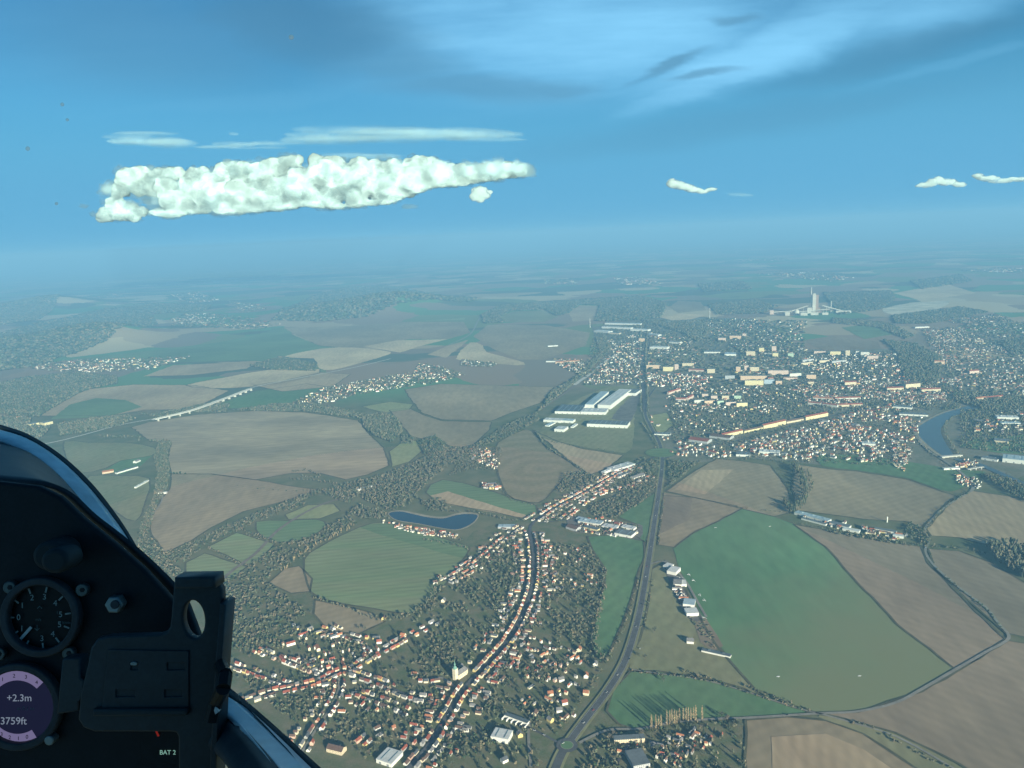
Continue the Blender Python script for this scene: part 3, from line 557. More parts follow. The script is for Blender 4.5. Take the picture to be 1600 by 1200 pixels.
def house_mb(L_, W_, H_, RH, asone=False, wc=None, rc=None):
    wb, rb = MB(), MB()
    if asone: rb = wb
    l, w_ = L_/2, W_/2
    P4 = [(-l, -w_), (l, -w_), (l, w_), (-l, w_)]
    wb.poly([(-l, -w_, 0), (l, -w_, 0), (l, -w_, H_), (-l, -w_, H_)], 0, wc); wb.poly([(l, w_, 0), (-l, w_, 0), (-l, w_, H_), (l, w_, H_)], 0, wc)
    wb.poly([(l, -w_, 0), (l, w_, 0), (l, w_, H_), (l, 0, H_+RH), (l, -w_, H_)], 0, wc); wb.poly([(-l, w_, 0), (-l, -w_, 0), (-l, -w_, H_), (-l, 0, H_+RH), (-l, w_, H_)], 0, wc)
    e = .5; k = RH/w_; t = .25; l2 = l+.4
    for s in (-1, 1):
        a = [(-l2*s*-1, s*(w_+e), H_-k*e+t), (l2*s*-1, s*(w_+e), H_-k*e+t), (l2*s*-1, 0, H_+RH+t), (-l2*s*-1, 0, H_+RH+t)]
        rb.poly(a, 0, rc); rb.poly([(p[0], p[1], p[2]-t*.8) for p in a[::-1]], 0, rc)
    if not asone:
        rb.box(l*.45, w_*.25, H_+RH*.5, .8, .8, RH*.5+1.2)
    return wb, rb
SPEC.sort(key=lambda s: math.hypot(s[0], s[1]))
VIS = []
def project(x, y, z):
    d = Vector((x, y, z))-EYE; f = d.dot(_f)
    return 800+FPX*d.dot(_r)/f, 600-FPX*d.dot(_u)/f
def in_view(x, y, z=5, m_=0):
    X, Y = project(x, y, z)
    if not (-m_ < X < 1600+m_ and Y < 1200+m_): return False
    # behind the cockpit
    return not (X < 345 and Y > 900 or (X < 490 and Y > 1065+(X-340)*.9))
CACHE = {}
near = [s for s in SPEC if in_view(s[0], s[1])]
others = near[300:]
for x, y, rz, L_, W_, H_, RH, wl, rf, lab, grp in near[:300]:
    key = (L_, W_, H_, RH)
    if key not in CACHE:
        wb, rb = house_mb(*key); CACHE[key] = (wb, rb)
    kw = (key, wl, 'w'); kr = (key, rf, 'r')
    if kw not in CACHE: CACHE[kw] = CACHE[key][0].mesh('house_wall', WM[wl])
    if kr not in CACHE: CACHE[kr] = CACHE[key][1].mesh('house_roof', RM[rf])
    o = tag(empty('house', (x, y, .3), rz), lab, 'house', grp)
    link(bpy.data.objects.new('wall', CACHE[kw]), o); link(bpy.data.objects.new('roof', CACHE[kr]), o)
# ------------------------------------------------ the remaining small houses as one mass
def jitc(c, a=.12):
    k = 1+random.uniform(-a, a); return tuple(v*k for v in c)
mass = MB()
def mass_house(x, y, rz, L_, W_, H_, RH, wl, rf):
    wb, _ = house_mb(L_, W_, H_, RH, True, jitc(WALLS[wl]), jitc(ROOFS[rf]))
    c, s = math.cos(rz), math.sin(rz); b = len(mass.v)
    mass.v += [(x+c*p[0]-s*p[1], y+s*p[0]+c*p[1], p[2]+.3) for p in wb.v]
    mass.f += [tuple(i+b for i in f) for f in wb.f]; mass.mi += wb.mi; mass.c += wb.c
for s in others: mass_house(*s[:9])
WPT = {'white': 7, 'cream': 5, 'yellow': 1.2, 'pink': 1.4, 'grey': 1}
RPT = {'red': 2.4, 'orange': 1.6, 'brown': 2.6, 'grey': 2.4, 'slate': 1.4}
BIGOCC = []
from mathutils import noise as hnoise
def noise3(x, y, s): return hnoise.noise(Vector((x*.006, y*.006, s)))
def cluster(px, n, big=1.0, grid=None, rp=RPT, wp=WPT, hts=(4, 5.5, 7)):
    n = int(n*1.75)
    poly = gpoly(px); xs = [p[0] for p in poly]; ys = [p[1] for p in poly]; k = 0; t = 0
    base = random.uniform(0, 3) if grid is None else grid
    sd_ = random.uniform(0, 99)
    while k < n and t < n*30:
        t += 1; x, y = random.uniform(min(xs), max(xs)), random.uniform(min(ys), max(ys))
        if not pip(x, y, poly): continue
        if grid is None and noise3(x, y, sd_) < random.uniform(-.5, .1): continue
        if grid is not None:     # houses stand in streets
            c, s = math.cos(base), math.sin(base); u, v = c*x+s*y, -s*x+c*y; v = round(v/38)*38+random.choice((-9, 9)); x, y = c*u-s*v, s*u+c*v
        if not free(x, y, 5*big): continue
        q_ = random.uniform(.65, 1.35)*(1.7 if random.random() < .1 else 1); L_ = random.choice((7, 8, 10, 12, 20))*big*q_; W_ = random.choice((5, 6, 7.5))*big*q_
        mass_house(x, y, base+random.choice((0, math.pi/2))+random.uniform(-.1, .1), L_, W_, random.choice(hts)*big**.5, 3.4*big, pick(wp), pick(rp)); occupy(x, y, 5*big); k += 1
def grid_of(a, b):
    p, q = G(*a), G(*b); return math.atan2(q[1]-p[1], q[0]-p[0])
# ---------------------------------------------------------------- larger buildings, each its own thing
FLATW = mat('white_flat_roof', (.55, .57, .57), .8, var=.15, scale=.03); FLATG = mat('grey_flat_roof', (.14, .165, .18), .8, var=.25, scale=.03)
FLATD = mat('dark_sheet_roof', (.10, .13, .15), .7, var=.25, scale=.05); FLATB = mat('pale_blue_sheet_roof', (.36, .46, .52), .6, var=.2, scale=.05)
METW = mat('white_sheet_wall', (.66, .66, .62), .7, var=.1, scale=.1)
def window_wall(name, col, cw=3.2, ch=2.9):
    mm = bpy.data.materials.new(name); mm.use_nodes = True; n = mm.node_tree.nodes; l = mm.node_tree.links; b = n['Principled BSDF']; b.inputs['Roughness'].default_value = .8
    tc = n.new('ShaderNodeTexCoord'); sp = n.new('ShaderNodeSeparateXYZ'); l.new(tc.outputs['Object'], sp.inputs[0])
    def fr(v, s):
        a = n.new('ShaderNodeMath'); a.operation = 'DIVIDE'; l.new(v, a.inputs[0]); a.inputs[1].default_value = s
        f = n.new('ShaderNodeMath'); f.operation = 'FRACT'; l.new(a.outputs[0], f.inputs[0])
        g = n.new('ShaderNodeMath'); g.operation = 'COMPARE'; l.new(f.outputs[0], g.inputs[0]); g.inputs[1].default_value = .5; g.inputs[2].default_value = .22; return g.outputs[0]
    ad = n.new('ShaderNodeMath'); ad.operation = 'ADD'; l.new(sp.outputs[0], ad.inputs[0]); l.new(sp.outputs[1], ad.inputs[1])
    mu = n.new('ShaderNodeMath'); mu.operation = 'MULTIPLY'; l.new(fr(ad.outputs[0], cw), mu.inputs[0]); l.new(fr(sp.outputs[2], ch), mu.inputs[1])
    mx = n.new('ShaderNodeMix'); mx.data_type = 'RGBA'; l.new(mu.outputs[0], mx.inputs[0]); mx.inputs[6].default_value = (*col, 1); mx.inputs[7].default_value = (.05, .06, .07, 1)
    l.new(mx.outputs[2], b.inputs['Base Color']); return mm
AP = {k: window_wall(k+'_apartment_wall', c) for k, c in {'white': (.64, .62, .56), 'cream': (.62, .52, .36), 'yellow': (.70, .60, .34), 'pink': (.62, .47, .39), 'orange': (.62, .44, .30), 'green': (.42, .54, .40), 'grey': (.42, .43, .44), 'blue': (.38, .46, .55)}.items()}
BIG = {}
ROOFL = mat('rooflight_glazing', (.16, .22, .25), .3, spec=.5); DOORM = mat('grey_loading_door', (.20, .22, .24), .6)
def building(name, a, b, depth, h, wall, roof, label, cat, group=None, rh=0.0, extra=None):
    """front wall stands between two photo points at ground level; depth runs away from the eye"""
    A, B = Vector(G(*a)), Vector(G(*b)); L_ = (B-A).length; rz = math.atan2(B.y-A.y, B.x-A.x)
    nrm = Vector((-math.sin(rz), math.cos(rz)))
    if nrm.dot(A) < 0: nrm = -nrm; A, B = B, A; rz += math.pi
    M_ = (A+B)/2+nrm*depth/2
    o = tag(empty(name, (M_.x, M_.y, .2), rz), label, cat, group)
    wb, rb = MB(), MB()
    if rh > 0:
        wb, rb = house_mb(L_, depth, h, rh)
    else:
        wb.box(0, 0, 0, L_, depth, h)
        rb.box(0, 0, h, L_+.6, depth+.6, .7); rb.box(0, 0, h+.7, L_-1.2, depth-1.2, .12)
        if h > 9 or L_ > 60:      # plant rooms or skylights stand on the roof
            for k in range(max(1, int(L_/30))): rb.box(-L_/2+(k+.5)*L_/max(1, int(L_/30)), depth*.1, h+.82, min(5, L_*.2), min(4, depth*.3), 2.0)
    wb.build('wall', wall, o); rf_ = rb.build('roof', roof, o)
    if rh == 0 and L_ > 30 and depth > 20 and 'hall' in name:      # strips of roof lights and a row of loading doors
        sk = MB(); nn_ = max(2, int(L_/22))
        for k in range(nn_): sk.box(-L_/2+(k+.5)*L_/nn_, 0, h+.83, 1.8, depth*.82, .5)
        sk.build('roof_light', ROOFL, rf_)
        dr = MB()
        for k in range(nn_): dr.box(-L_/2+(k+.5)*L_/nn_, -depth/2-.06, 0, 4.5, .12, min(4.5, h*.6))
        dr.build('loading_door', DOORM, o)
    for k in range(int(L_//12)+1):
        p = A+(B-A)*((k+.5)/(int(L_//12)+1))+nrm*depth/2; occupy(p.x, p.y, max(7, depth*.5))
    return o
W, A_, T = METW, AP, 'factory hall'
HALLS = [
 # the car parts plant
 ((867, 646.5), (906, 647.5), 150, 13, W, FLATD, 'low wide dark roofed wing of the large white factory'),
 ((907, 647.5), (946, 648.5), 85, 13, W, FLATW, 'white roofed middle section of the large white factory'),
 ((914, 638), (927, 638.5), 330, 20, W, FLATB, 'narrow pale blue roofed spine of the large white factory'),
 ((934, 639), (954, 640), 400, 22, W, FLATW, 'tall long white main hall of the large factory'),
 ((975, 618), (993, 619), 110, 16, W, FLATG, 'grey roofed annex behind the large white factory'),
 ((917, 667), (980, 669.5), 75, 15, W, FLATG, 'separate grey roofed hall with long white wall before the factory'),
 ((849, 659.5), (876, 661), 45, 11, W, FLATW, 'white hall at the corner of the factory by the railway'),
 ((877, 660.5), (895, 661.5), 40, 11, W, FLATB, 'blue roofed office block between the factory halls'),
 ((866, 674.5), (881, 675.5), 60, 12, W, FLATW, 'small white hall nearest the hill field'),
 ((896, 669), (903, 664), 14, 6, W, FLATW, 'narrow white shed between the factory halls'),
 ((858, 667), (868, 662), 22, 6, W, FLATB, 'low blue roofed shed beside the railway trees'),
 # roadside factory by the village
 ((884, 826), (900, 831), 26, 7, AP['grey'], RM['brown'], 'brown roofed workshop at the village end of the roadside factory'),
 ((903, 818), (938, 823), 28, 8, AP['white'], FLATB, 'long blue roofed workshop of the roadside factory'),
 ((912, 827), (933, 832), 16, 8, AP['yellow'], FLATD, 'yellow gabled workshop of the roadside factory'),
 ((940, 825), (962, 829), 26, 6, W, FLATW, 'white roofed store in the middle of the roadside factory'),
 ((960, 837), (986, 842), 34, 9, W, FLATG, 'large white walled hall at the bypass end of the roadside factory'),
 ((970, 826), (990, 830), 22, 6, W, FLATW, 'white hall behind the bypass end hall'),
 ((900, 812), (913, 815), 16, 5, W, FLATB, 'pale shed behind the blue roofed workshop'),
 # craft yard north of the village
 ((960, 738), (993, 728), 40, 8, W, FLATW, 'broad white roofed hall of the yard below the factory'),
 ((944, 741), (975, 728), 14, 7, W, FLATW, 'narrow white hall along the tan field'),
 ((969, 747), (985, 740), 14, 6, W, FLATG, 'small grey roofed hall of the yard'),
 ((991, 750), (1008, 744), 20, 7, W, RM['grey'], 'white hall near the bypass at the yard'),
 # airfield
 ((1036, 887), (1046, 890), 22, 6, W, FLATW, 'first white hangar nearest the bypass'),
 ((1042, 897), (1056, 900), 34, 9, W, FLATW, 'large white hangar of the airfield'),
 ((1052, 917), (1065, 918), 36, 8, W, RM['grey'], 'grey gabled hangar of the airfield'),
 ((1064, 917), (1073, 917), 24, 7, W, FLATW, 'small white hangar beside the gabled one'),
 ((1067, 948), (1085, 950), 30, 7, W, FLATB, 'pale blue roofed hangar of the airfield'),
 ((1073, 964), (1092, 963), 26, 8, W, FLATW, 'white hangar nearest the bare earth patch'),
 ((1073, 1006), (1084, 1007), 14, 6, W, RM['grey'], 'white clubhouse on the dull grass'),
 ((1096, 1019), (1141, 1029), 10, 4, W, FLATD, 'very long thin white trailer shed beside the airfield'),
 # farm row in the fields
 ((1241, 804), (1293, 818), 22, 7, W, FLATB, 'longest pale cattle shed of the field farm'),
 ((1252, 812), (1290, 822), 12, 5, W, FLATG, 'grey cattle shed in front of the longest one'),
 ((1295, 820), (1326, 827), 20, 6, W, FLATG, 'grey shed in the middle of the field farm'),
 ((1316, 829), (1342, 834), 16, 6, W, FLATW, 'white shed at the near edge of the field farm'),
 ((1365, 829), (1400, 835), 14, 6, W, FLATG, 'low grey shed at the lane end of the field farm'),
 ((1395, 840), (1412, 842), 14, 6, W, FLATW, 'white shed nearest the winding lane'),
 # foot of the village
 ((767, 1158), (794, 1163), 26, 9, W, FLATW, 'rounded white sports hall below the villas'),
 ((960, 1163), (1008, 1160), 12, 8, AP['cream'], FLATG, 'long cream block beside the lane below the poplars'),
 ((990, 1205), (1016, 1200), 40, 9, AP['grey'], FLATG, 'grey roofed store at the bottom beside the lane'),
 ((588, 1192), (612, 1200), 34, 7, W, FLATW, 'white roofed market hall at the village foot'),
 ((510, 1175), (534, 1181), 16, 7, AP['cream'], RM['brown'], 'brown roofed school house with cream wall'),
 # river works
 ((1347, 697), (1368, 698), 34, 10, W, FLATW, 'white hall among the allotments'),
 ((1475, 735), (1500, 734), 12, 6, W, RM['yellow'] if 'yellow' in RM else FLATW, 'narrow white greenhouse hall beside the embankment'),
 ((1553, 692), (1576, 694), 40, 10, AP['cream'], FLATG, 'cream hall beside the sports ground'),
 ((1566, 722), (1640, 730), 60, 14, W, FLATB, 'huge pale blue roofed hall beyond the river'),
 ((1533, 718), (1558, 722), 30, 8, W, FLATG, 'grey hall behind the weir'),
 ((1558, 656), (1592, 657), 40, 12, W, FLATW, 'white works hall beyond the river meadow'),
 ((1565, 664), (1595, 664), 26, 8, W, FLATB, 'low pale works hall beyond the river meadow'),
 ((1395, 638), (1425, 640), 40, 9, W, FLATG, 'grey market hall by the river bend'),
 ((1405, 649), (1450, 651), 40, 7, W, FLATG, 'wide low grey hall nearest the river bend'),
 ((1075, 690), (1105, 694), 50, 10, AP['grey'], RM['red'], 'red roofed mill hall behind the yellow terraces'),
 ((1108, 684), (1140, 688), 50, 9, AP['grey'], RM['brown'], 'brown roofed works hall behind the yellow terraces'),
 ((1022, 680), (1047, 681), 30, 6, W, FLATG, 'low grey hall beside the grass triangle'),
 ((1150, 713), (1172, 714), 40, 8, W, FLATG, 'grey depot at the edge of the brown field'),
 ((1186, 709), (1218, 711), 34, 9, W, FLATW, 'white supermarket at the edge of the brown field'),
 # industrial north end
 ((928, 519), (950, 521), 60, 14, W, FLATW, 'white works hall beside the slim works chimney'),
 ((940, 513), (985, 515), 50, 14, W, FLATW, 'long white works hall at the north end of town'),
 ((950, 522), (967, 523), 40, 12, AP['cream'], FLATG, 'cream works hall below the long white one'),
 ((985, 517), (1012, 518), 60, 14, W, FLATW, 'white works hall beside the town avenue'),
 ((945, 507), (1000, 508), 50, 12, W, FLATB, 'hazy blue roofed works hall farthest north'),
 ((1015, 545), (1042, 546), 60, 14, W, FLATW, 'white hall right of the town avenue'),
 ((1012, 524), (1028, 526), 40, 14, W, FLATW, 'white cube shaped works beside the avenue'),
 ((1045, 537), (1062, 538), 40, 16, AP['white'], FLATG, 'white office block with dark rows near the avenue'),
 ((1100, 552), (1125, 552), 70, 10, W, FLATG, 'grey depot above the apartment estate'),
 ((1132, 556), (1150, 556), 80, 12, W, FLATB, 'blue roofed depot above the apartment estate'),
 ((853, 566), (880, 566), 24, 8, W, RM['grey'], 'white farm hall beyond the railway'),
 ((868, 568), (906, 565), 18, 8, AP['orange'], RM['orange'], 'orange roofed farm hall beyond the railway'),
 ((856, 542), (872, 541), 20, 7, W, FLATW, 'small white barn on the far brown field'),
 ((1430, 513), (1452, 512), 30, 9, W, FLATW, 'white hall on the slope below the quarry'),
 ((48, 667), (62, 664), 40, 14, AP['yellow'], FLATG, 'yellow works hall in the wooded side valley'),
 ((70, 665), (83, 662), 40, 14, AP['yellow'], FLATG, 'second yellow works hall in the side valley'),
 ((160, 741), (178, 738), 18, 7, AP['orange'], RM['orange'], 'orange roofed farmhouse of the lone farm'),
 ((183, 741), (216, 731), 14, 6, W, FLATG, 'long white stable of the lone farm'),
 ((213, 724), (220, 721), 16, 7, W, RM['grey'], 'small white barn behind the lone farm'),
 ((213, 763), (233, 752), 8, 5, W, FLATW, 'narrow white shed on the track to the stream'),
 ((247, 773), (260, 772), 12, 6, W, FLATW, 'white shed beside the wooded stream'),
 ((559, 768), (583, 762), 10, 6, W, FLATW, 'white railway shed inside the tree belt'),
 ((778, 826), (806, 826), 22, 5, AP['grey'], FLATB, 'pale pavilion at the end of the pond'),
]
for k, (a, b, d, h, wl, rf, lab) in enumerate(HALLS):
    building('factory_hall' if 'factory' in lab or 'works' in lab else 'hall', a, b, d, h, wl, rf, lab, T if 'factory' in lab or 'works' in lab else 'hall', rh=4.5 if rf in RM.values() else 0)
BLOCKS = [
 ((1129, 684), (1161, 677), 14, 12, 'yellow', 'red', 'near yellow terrace block at the town edge'),
 ((1163, 677), (1192, 671), 13, 9, 'yellow', 'brown', 'middle lower yellow terrace block'),
 ((1193, 671), (1228, 663), 16, 16, 'yellow', 'red', 'tall yellow terrace block with many windows'),
 ((1229, 662), (1256, 657), 12, 8, 'cream', 'brown', 'low cream terrace linking the yellow blocks'),
 ((1259, 657), (1294, 650), 16, 14, 'yellow', 'red', 'far yellow terrace block with red roof'),
 ((1200, 586), (1232, 586), 18, 26, 'pink', None, 'long pink apartment slab at the estate centre'),
 ((1157, 594), (1198, 594), 18, 24, 'orange', None, 'long orange apartment slab at the estate'),
 ((1164, 602), (1193, 602), 18, 26, 'yellow', None, 'yellow apartment slab before the orange one'),
 ((1194, 600), (1210, 600), 18, 24, 'blue', None, 'bluish apartment slab beside the yellow one'),
 ((1133, 593), (1148, 593), 18, 22, 'grey', None, 'grey apartment slab left of the estate'),
 ((1010, 576), (1030, 576), 18, 22, 'orange', None, 'orange apartment slab right of the avenue'),
 ((1036, 580), (1052, 580), 18, 26, 'yellow', None, 'yellow apartment slab near the avenue'),
 ((1054, 578), (1060, 578), 18, 34, 'pink', None, 'slim pink tower block near the avenue'),
 ((1066, 573), (1084, 573), 18, 22, 'cream', None, 'cream apartment slab behind the avenue'),
 ((1076, 581), (1100, 582), 16, 14, 'pink', 'red', 'low reddish apartment row behind the avenue'),
 ((1105, 583), (1117, 583), 18, 24, 'cream', None, 'cream apartment block between avenue and estate'),
 ((1150, 581), (1157, 581), 18, 30, 'orange', None, 'orange tower block above the estate'),
 ((1163, 579), (1170, 579), 18, 30, 'pink', None, 'pale pink tower block above the estate'),
 ((1172, 580), (1186, 580), 18, 24, 'cream', None, 'cream slab between two tower blocks'),
 ((1166, 556), (1180, 556), 18, 30, 'cream', None, 'upper cream tower block on the slope'),
 ((1186, 551), (1194, 551), 18, 32, 'yellow', None, 'upper yellow tower block on the slope'),
 ((1206, 549), (1213, 549), 18, 34, 'pink', None, 'pink tower block at the top of town'),
 ((1207, 558), (1216, 558), 18, 26, 'yellow', None, 'yellow tower block below the pink one'),
 ((1231, 558), (1240, 558), 18, 24, 'green', None, 'pale green tower block at the top of town'),
 ((1272, 553), (1290, 553), 16, 18, 'pink', None, 'pinkish slab below the brown field'),
 ((1297, 555), (1317, 555), 16, 24, 'yellow', None, 'yellow slab below the brown field'),
 ((1321, 556), (1328, 556), 16, 34, 'cream', None, 'slim cream tower below the brown field'),
 ((1337, 555), (1342, 555), 16, 26, 'white', None, 'slim white tower below the brown field'),
 ((1345, 556), (1358, 556), 16, 24, 'white', None, 'white slab in the hillside estate'),
 ((1355, 562), (1372, 562), 16, 24, 'pink', None, 'pink slab in the hillside estate'),
 ((1252, 571), (1270, 569), 14, 14, 'cream', None, 'cream low block in striped rows'),
 ((1254, 566), (1272, 564), 14, 14, 'grey', None, 'grey low block in striped rows'),
 ((1280, 567), (1296, 566), 14, 14, 'cream', None, 'cream block beside the striped rows'),
 ((1300, 568), (1322, 566), 14, 14, 'grey', None, 'long grey block beside the striped rows'),
 ((1234, 590), (1252, 589), 16, 22, 'white', None, 'white slab with balconies at the estate edge'),
 ((1260, 592), (1275, 592), 16, 22, 'orange', None, 'orange slab at the estate edge'),
 ((1262, 600), (1272, 600), 14, 12, 'cream', 'brown', 'cream town house below the orange slab'),
 ((1200, 595), (1209, 595), 16, 14, 'pink', 'red', 'pink block with red roof before the pink slab'),
 ((1212, 601), (1222, 601), 16, 20, 'orange', None, 'square orange block below the estate'),
 ((1224, 594), (1246, 594), 14, 14, 'pink', 'brown', 'long low pink block below the estate'),
 ((1320, 603), (1338, 602), 18, 18, 'cream', 'red', 'white town hall with red roof'),
 ((1415, 608), (1438, 606), 30, 24, 'cream', 'brown', 'large cream castle on the old town edge'),
 ((1386, 611), (1412, 610), 20, 14, 'cream', 'red', 'cream school block beside the castle'),
 ((1440, 613), (1470, 612), 16, 14, 'cream', 'red', 'cream town house row right of the castle'),
 ((1262, 632), (1282, 634), 14, 10, 'white', 'red', 'first red roofed terrace of the garden suburb'),
 ((1285, 634), (1308, 637), 14, 10, 'white', 'red', 'second red roofed terrace of the garden suburb'),
 ((1311, 636), (1348, 635), 14, 10, 'cream', 'red', 'longest red roofed terrace of the garden suburb'),
 ((1270, 624), (1300, 626), 12, 9, 'white', 'orange', 'orange roofed terrace behind the garden suburb'),
 ((1305, 625), (1345, 624), 12, 9, 'white', 'red', 'back red roofed terrace of the garden suburb'),
 ((1045, 617), (1064, 611), 12, 12, 'pink', 'red', 'slanting red roofed block beside the bypass end'),
 ((1056, 627), (1072, 627), 14, 12, 'pink', 'red', 'red roofed block at the courtyard corner'),
 ((1075, 626), (1084, 621), 12, 12, 'pink', 'red', 'small slanting red block at the courtyard'),
 ((1097, 621), (1106, 621), 14, 18, 'pink', None, 'pink cube block above the allotments'),
 ((1111, 624), (1121, 624), 14, 18, 'pink', None, 'second pink cube block above the allotments'),
 ((1128, 624), (1139, 624), 14, 18, 'cream', None, 'cream cube block above the allotments'),
 ((1147, 624), (1158, 624), 14, 18, 'green', None, 'pale green cube block above the allotments'),
 ((1085, 630), (1100, 629), 14, 14, 'white', None, 'white slab above the allotments'),
 ((1101, 631), (1117, 630), 14, 14, 'orange', None, 'orange slab above the allotments'),
 ((1121, 632), (1131, 631), 14, 16, 'green', None, 'greenish slab above the allotments'),
 ((1134, 634), (1150, 633), 14, 16, 'pink', None, 'pale pink slab above the allotments'),
 ((1151, 636), (1168, 635), 14, 18, 'yellow', None, 'yellowish slab at the end of the allotments'),
 ((1122, 533), (1134, 533), 16, 24, 'pink', None, 'hazy pink slab on the north slope'),
 ((1140, 530), (1158, 530), 16, 26, 'orange', None, 'hazy orange slab on the north slope'),
 ((1160, 527), (1166, 527), 16, 28, 'pink', None, 'hazy slim pink tower on the north slope'),
 ((998, 534), (1007, 534), 16, 26, 'orange', None, 'orange tower block left of the avenue'),
 ((1460, 569), (1476, 569), 16, 16, 'orange', 'orange', 'orange roofed villa block on the east hillside'),
 ((1515, 584), (1530, 583), 18, 14, 'pink', 'red', 'red roofed school on the east hillside'),
 ((1526, 627), (1541, 625), 14, 12, 'cream', 'orange', 'orange roofed corner house above the river'),
 ((1542, 625), (1568, 622), 12, 10, 'cream', 'red', 'red roofed row above the river'),
]
for a, b, d, h, wl, rf, lab in BLOCKS:
    building('apartment_block', a, b, d, h*1.05, AP[wl], RM[rf] if rf else FLATG, lab, 'apartment block', rh=5 if rf else 0)
# modern white terrace with fin walls
o = tag(empty('terrace_house', (*G(806, 1128), .2), grid_of((786, 1122), (824, 1136))), 'modern white terrace with projecting fin walls near the roundabout', 'terrace house')
mb = MB(); mb.box(0, 4, 0, 50, 9, 6); mb.build('wall', METW, o)
mb = MB()
for k in range(6): mb.box(-25+k*10, -5, 0, .6, 9, 4.5)
mb.build('fin_wall', METW, o)
mb = MB(); mb.box(0, 4, 6, 50.6, 9.6, .5); mb.build('roof', FLATD, o); occupy(*G(806, 1128), 26)

# church
o = tag(empty('church', (CHX, CHY, .2), grid_of((713, 1064), (729, 1053))), 'cream village church with slender green spire beside the main street', 'church')
mb = MB(); mb.box(16, 0, 0, 26, 12, 10); mb.prism([(29, -4.5), (34, -3), (36, 0), (34, 3), (29, 4.5)], 0, 9); mb.build('nave', WM['cream'], o)
CW = WM['yellow']
mb = MB(); mb.poly([(2.5, -6.6, 9.6), (29.3, -6.6, 9.6), (29.3, 0, 16.5), (2.5, 0, 16.5)]); mb.poly([(29.3, 6.6, 9.6), (2.5, 6.6, 9.6), (2.5, 0, 16.5), (29.3, 0, 16.5)]); mb.poly([(29.3, -6.6, 9.6), (29.3, 6.6, 9.6), (29.3, 0, 16.5)])
for a, b in (((29, -5), (34.4, -3.3)), ((34.4, -3.3), (36.5, 0)), ((36.5, 0), (34.4, 3.3)), ((34.4, 3.3), (29, 5))): mb.poly([(*a, 9), (*b, 9), (29.2, 0, 14)])
mb.build('roof', RM['grey'], o)
mb = MB(); mb.box(0, 0, 0, 8, 8, 24); mb.box(0, 0, 24, 8.8, 8.8, .8)
for s in (-1, 1): mb.box(0, 0, 12, 8.3, 8.3, .5)
mb.build('tower', WM['cream'], o)
GC = mat('green_copper', (.16, .32, .27), .6, var=.3, scale=.5)
mb = MB(); ring = lambda r, z, n=8: [(r*math.cos(2*math.pi*i/n), r*math.sin(2*math.pi*i/n), z) for i in range(n)]
prof = [(4.6, 24.8), (4.4, 27), (2.4, 29.5), (1.5, 30.5), (1.5, 33), (2.2, 34), (.9, 36.5), (.12, 43)]
for (r0, z0), (r1, z1) in zip(prof[:-1], prof[1:]):
    A, B = ring(r0, z0), ring(r1, z1)
    for i in range(8): mb.poly([A[i], A[(i+1) % 8], B[(i+1) % 8], B[i]])
mb.build('spire', GC, o)
mb = MB()
for s in (-1, 1):
    for k in range(4): mb.box(7+k*6, s*6.02, 3.5, 1.4, .12, 4.5)
mb.build('window', mat('dark_glass', (.03, .035, .04), .2), o)

# cement works
CEM = mat('pale_concrete_works', (.56, .54, .47), .9, var=.2, scale=.02); CEMB = mat('brown_cladding', (.34, .24, .19), .9, var=.2, scale=.02)  # cladding is browner and darker than the pale concrete
bx, by = G(1273, 489); u = math.hypot(bx, by)/FPX*1.01      # metres per photo pixel there
o = tag(empty('cement_works', (bx, by, 0), -math.atan2(bx, by)), 'pale cement works with tall tower, chimneys and sloping conveyors', 'cement works')
def part(name, fn, m_): b = MB(); fn(b); return b.build(name, m_, o)
def towerf(b): b.box(-1*u, 0, 0, 4.4*u, 5*u, 27*u); b.box(-1*u, 0, 27*u, 3*u, 3*u, 1.2*u)
part('tower', towerf, CEM)
def clad(b):
    b.box(3*u, 1*u, 0, 3.4*u, 5*u, 26*u); b.box(6*u, 1*u, 0, 2.4*u, 5*u, 8*u); b.box(8.4*u, 1*u, 0, 2.2*u, 5*u, 5*u)
part('preheater_tower', clad, CEMB)
part('chimney', lambda b: b.tube((-5.2*u, 0, 0), (-5.2*u, 0, 37*u), .75*u, .5*u, 12), CEM)
part('chimney', lambda b: b.tube((21.5*u, 0, 0), (21.5*u, 0, 17*u), .7*u, .45*u, 12), CEM)
for (x0, z0, x1, z1) in ((-42, 0, -9, 11), (10, 11, 38, 3), (-24, 2, 20, 6), (-58, 2, -24, 4)):
    def conv(b):
        b.tube((x0*u, -4*u, z0*u), (x1*u, -4*u, z1*u), .75*u, .75*u, 4)
        for t in (.2, .5, .8): b.tube(((x0+(x1-x0)*t)*u, -4*u, 0), ((x0+(x1-x0)*t)*u, -4*u, (z0+(z1-z0)*t)*u), .25*u, .25*u, 4)
    part('conveyor', conv, CEM)
def dome(b):
    pr = [(3.4, 0), (3.4, 4), (3.1, 5.6), (2.2, 6.8), (.2, 7.3)]
    for (r0, z0), (r1, z1) in zip(pr[:-1], pr[1:]):
        A, B = ring(r0*u, z0*u, 16), ring(r1*u, z1*u, 16)
        for i in range(16): b.poly([tuple(Vector(q)+Vector((-24*u, -20*u, 0))) for q in (A[i], A[(i+1) % 16], B[(i+1) % 16], B[i])])
part('silo', dome, CEM)
for k, (x, y, lx, ly, lz) in enumerate(((-36, -30, 6, 8, 5), (-58, -14, 5, 8, 6), (0, -24, 10, 8, 4), (34, -4, 12, 10, 3.5), (14, -22, 8, 6, 3), (-14, -30, 9, 6, 4), (-7, -2, 6, 5, 8), (44, 2, 8, 8, 3))):
    part('works_hall', lambda b: b.box(x*u, y*u, 0, lx*u, ly*u, lz*u), CEM if k != 1 else AP['pink'])
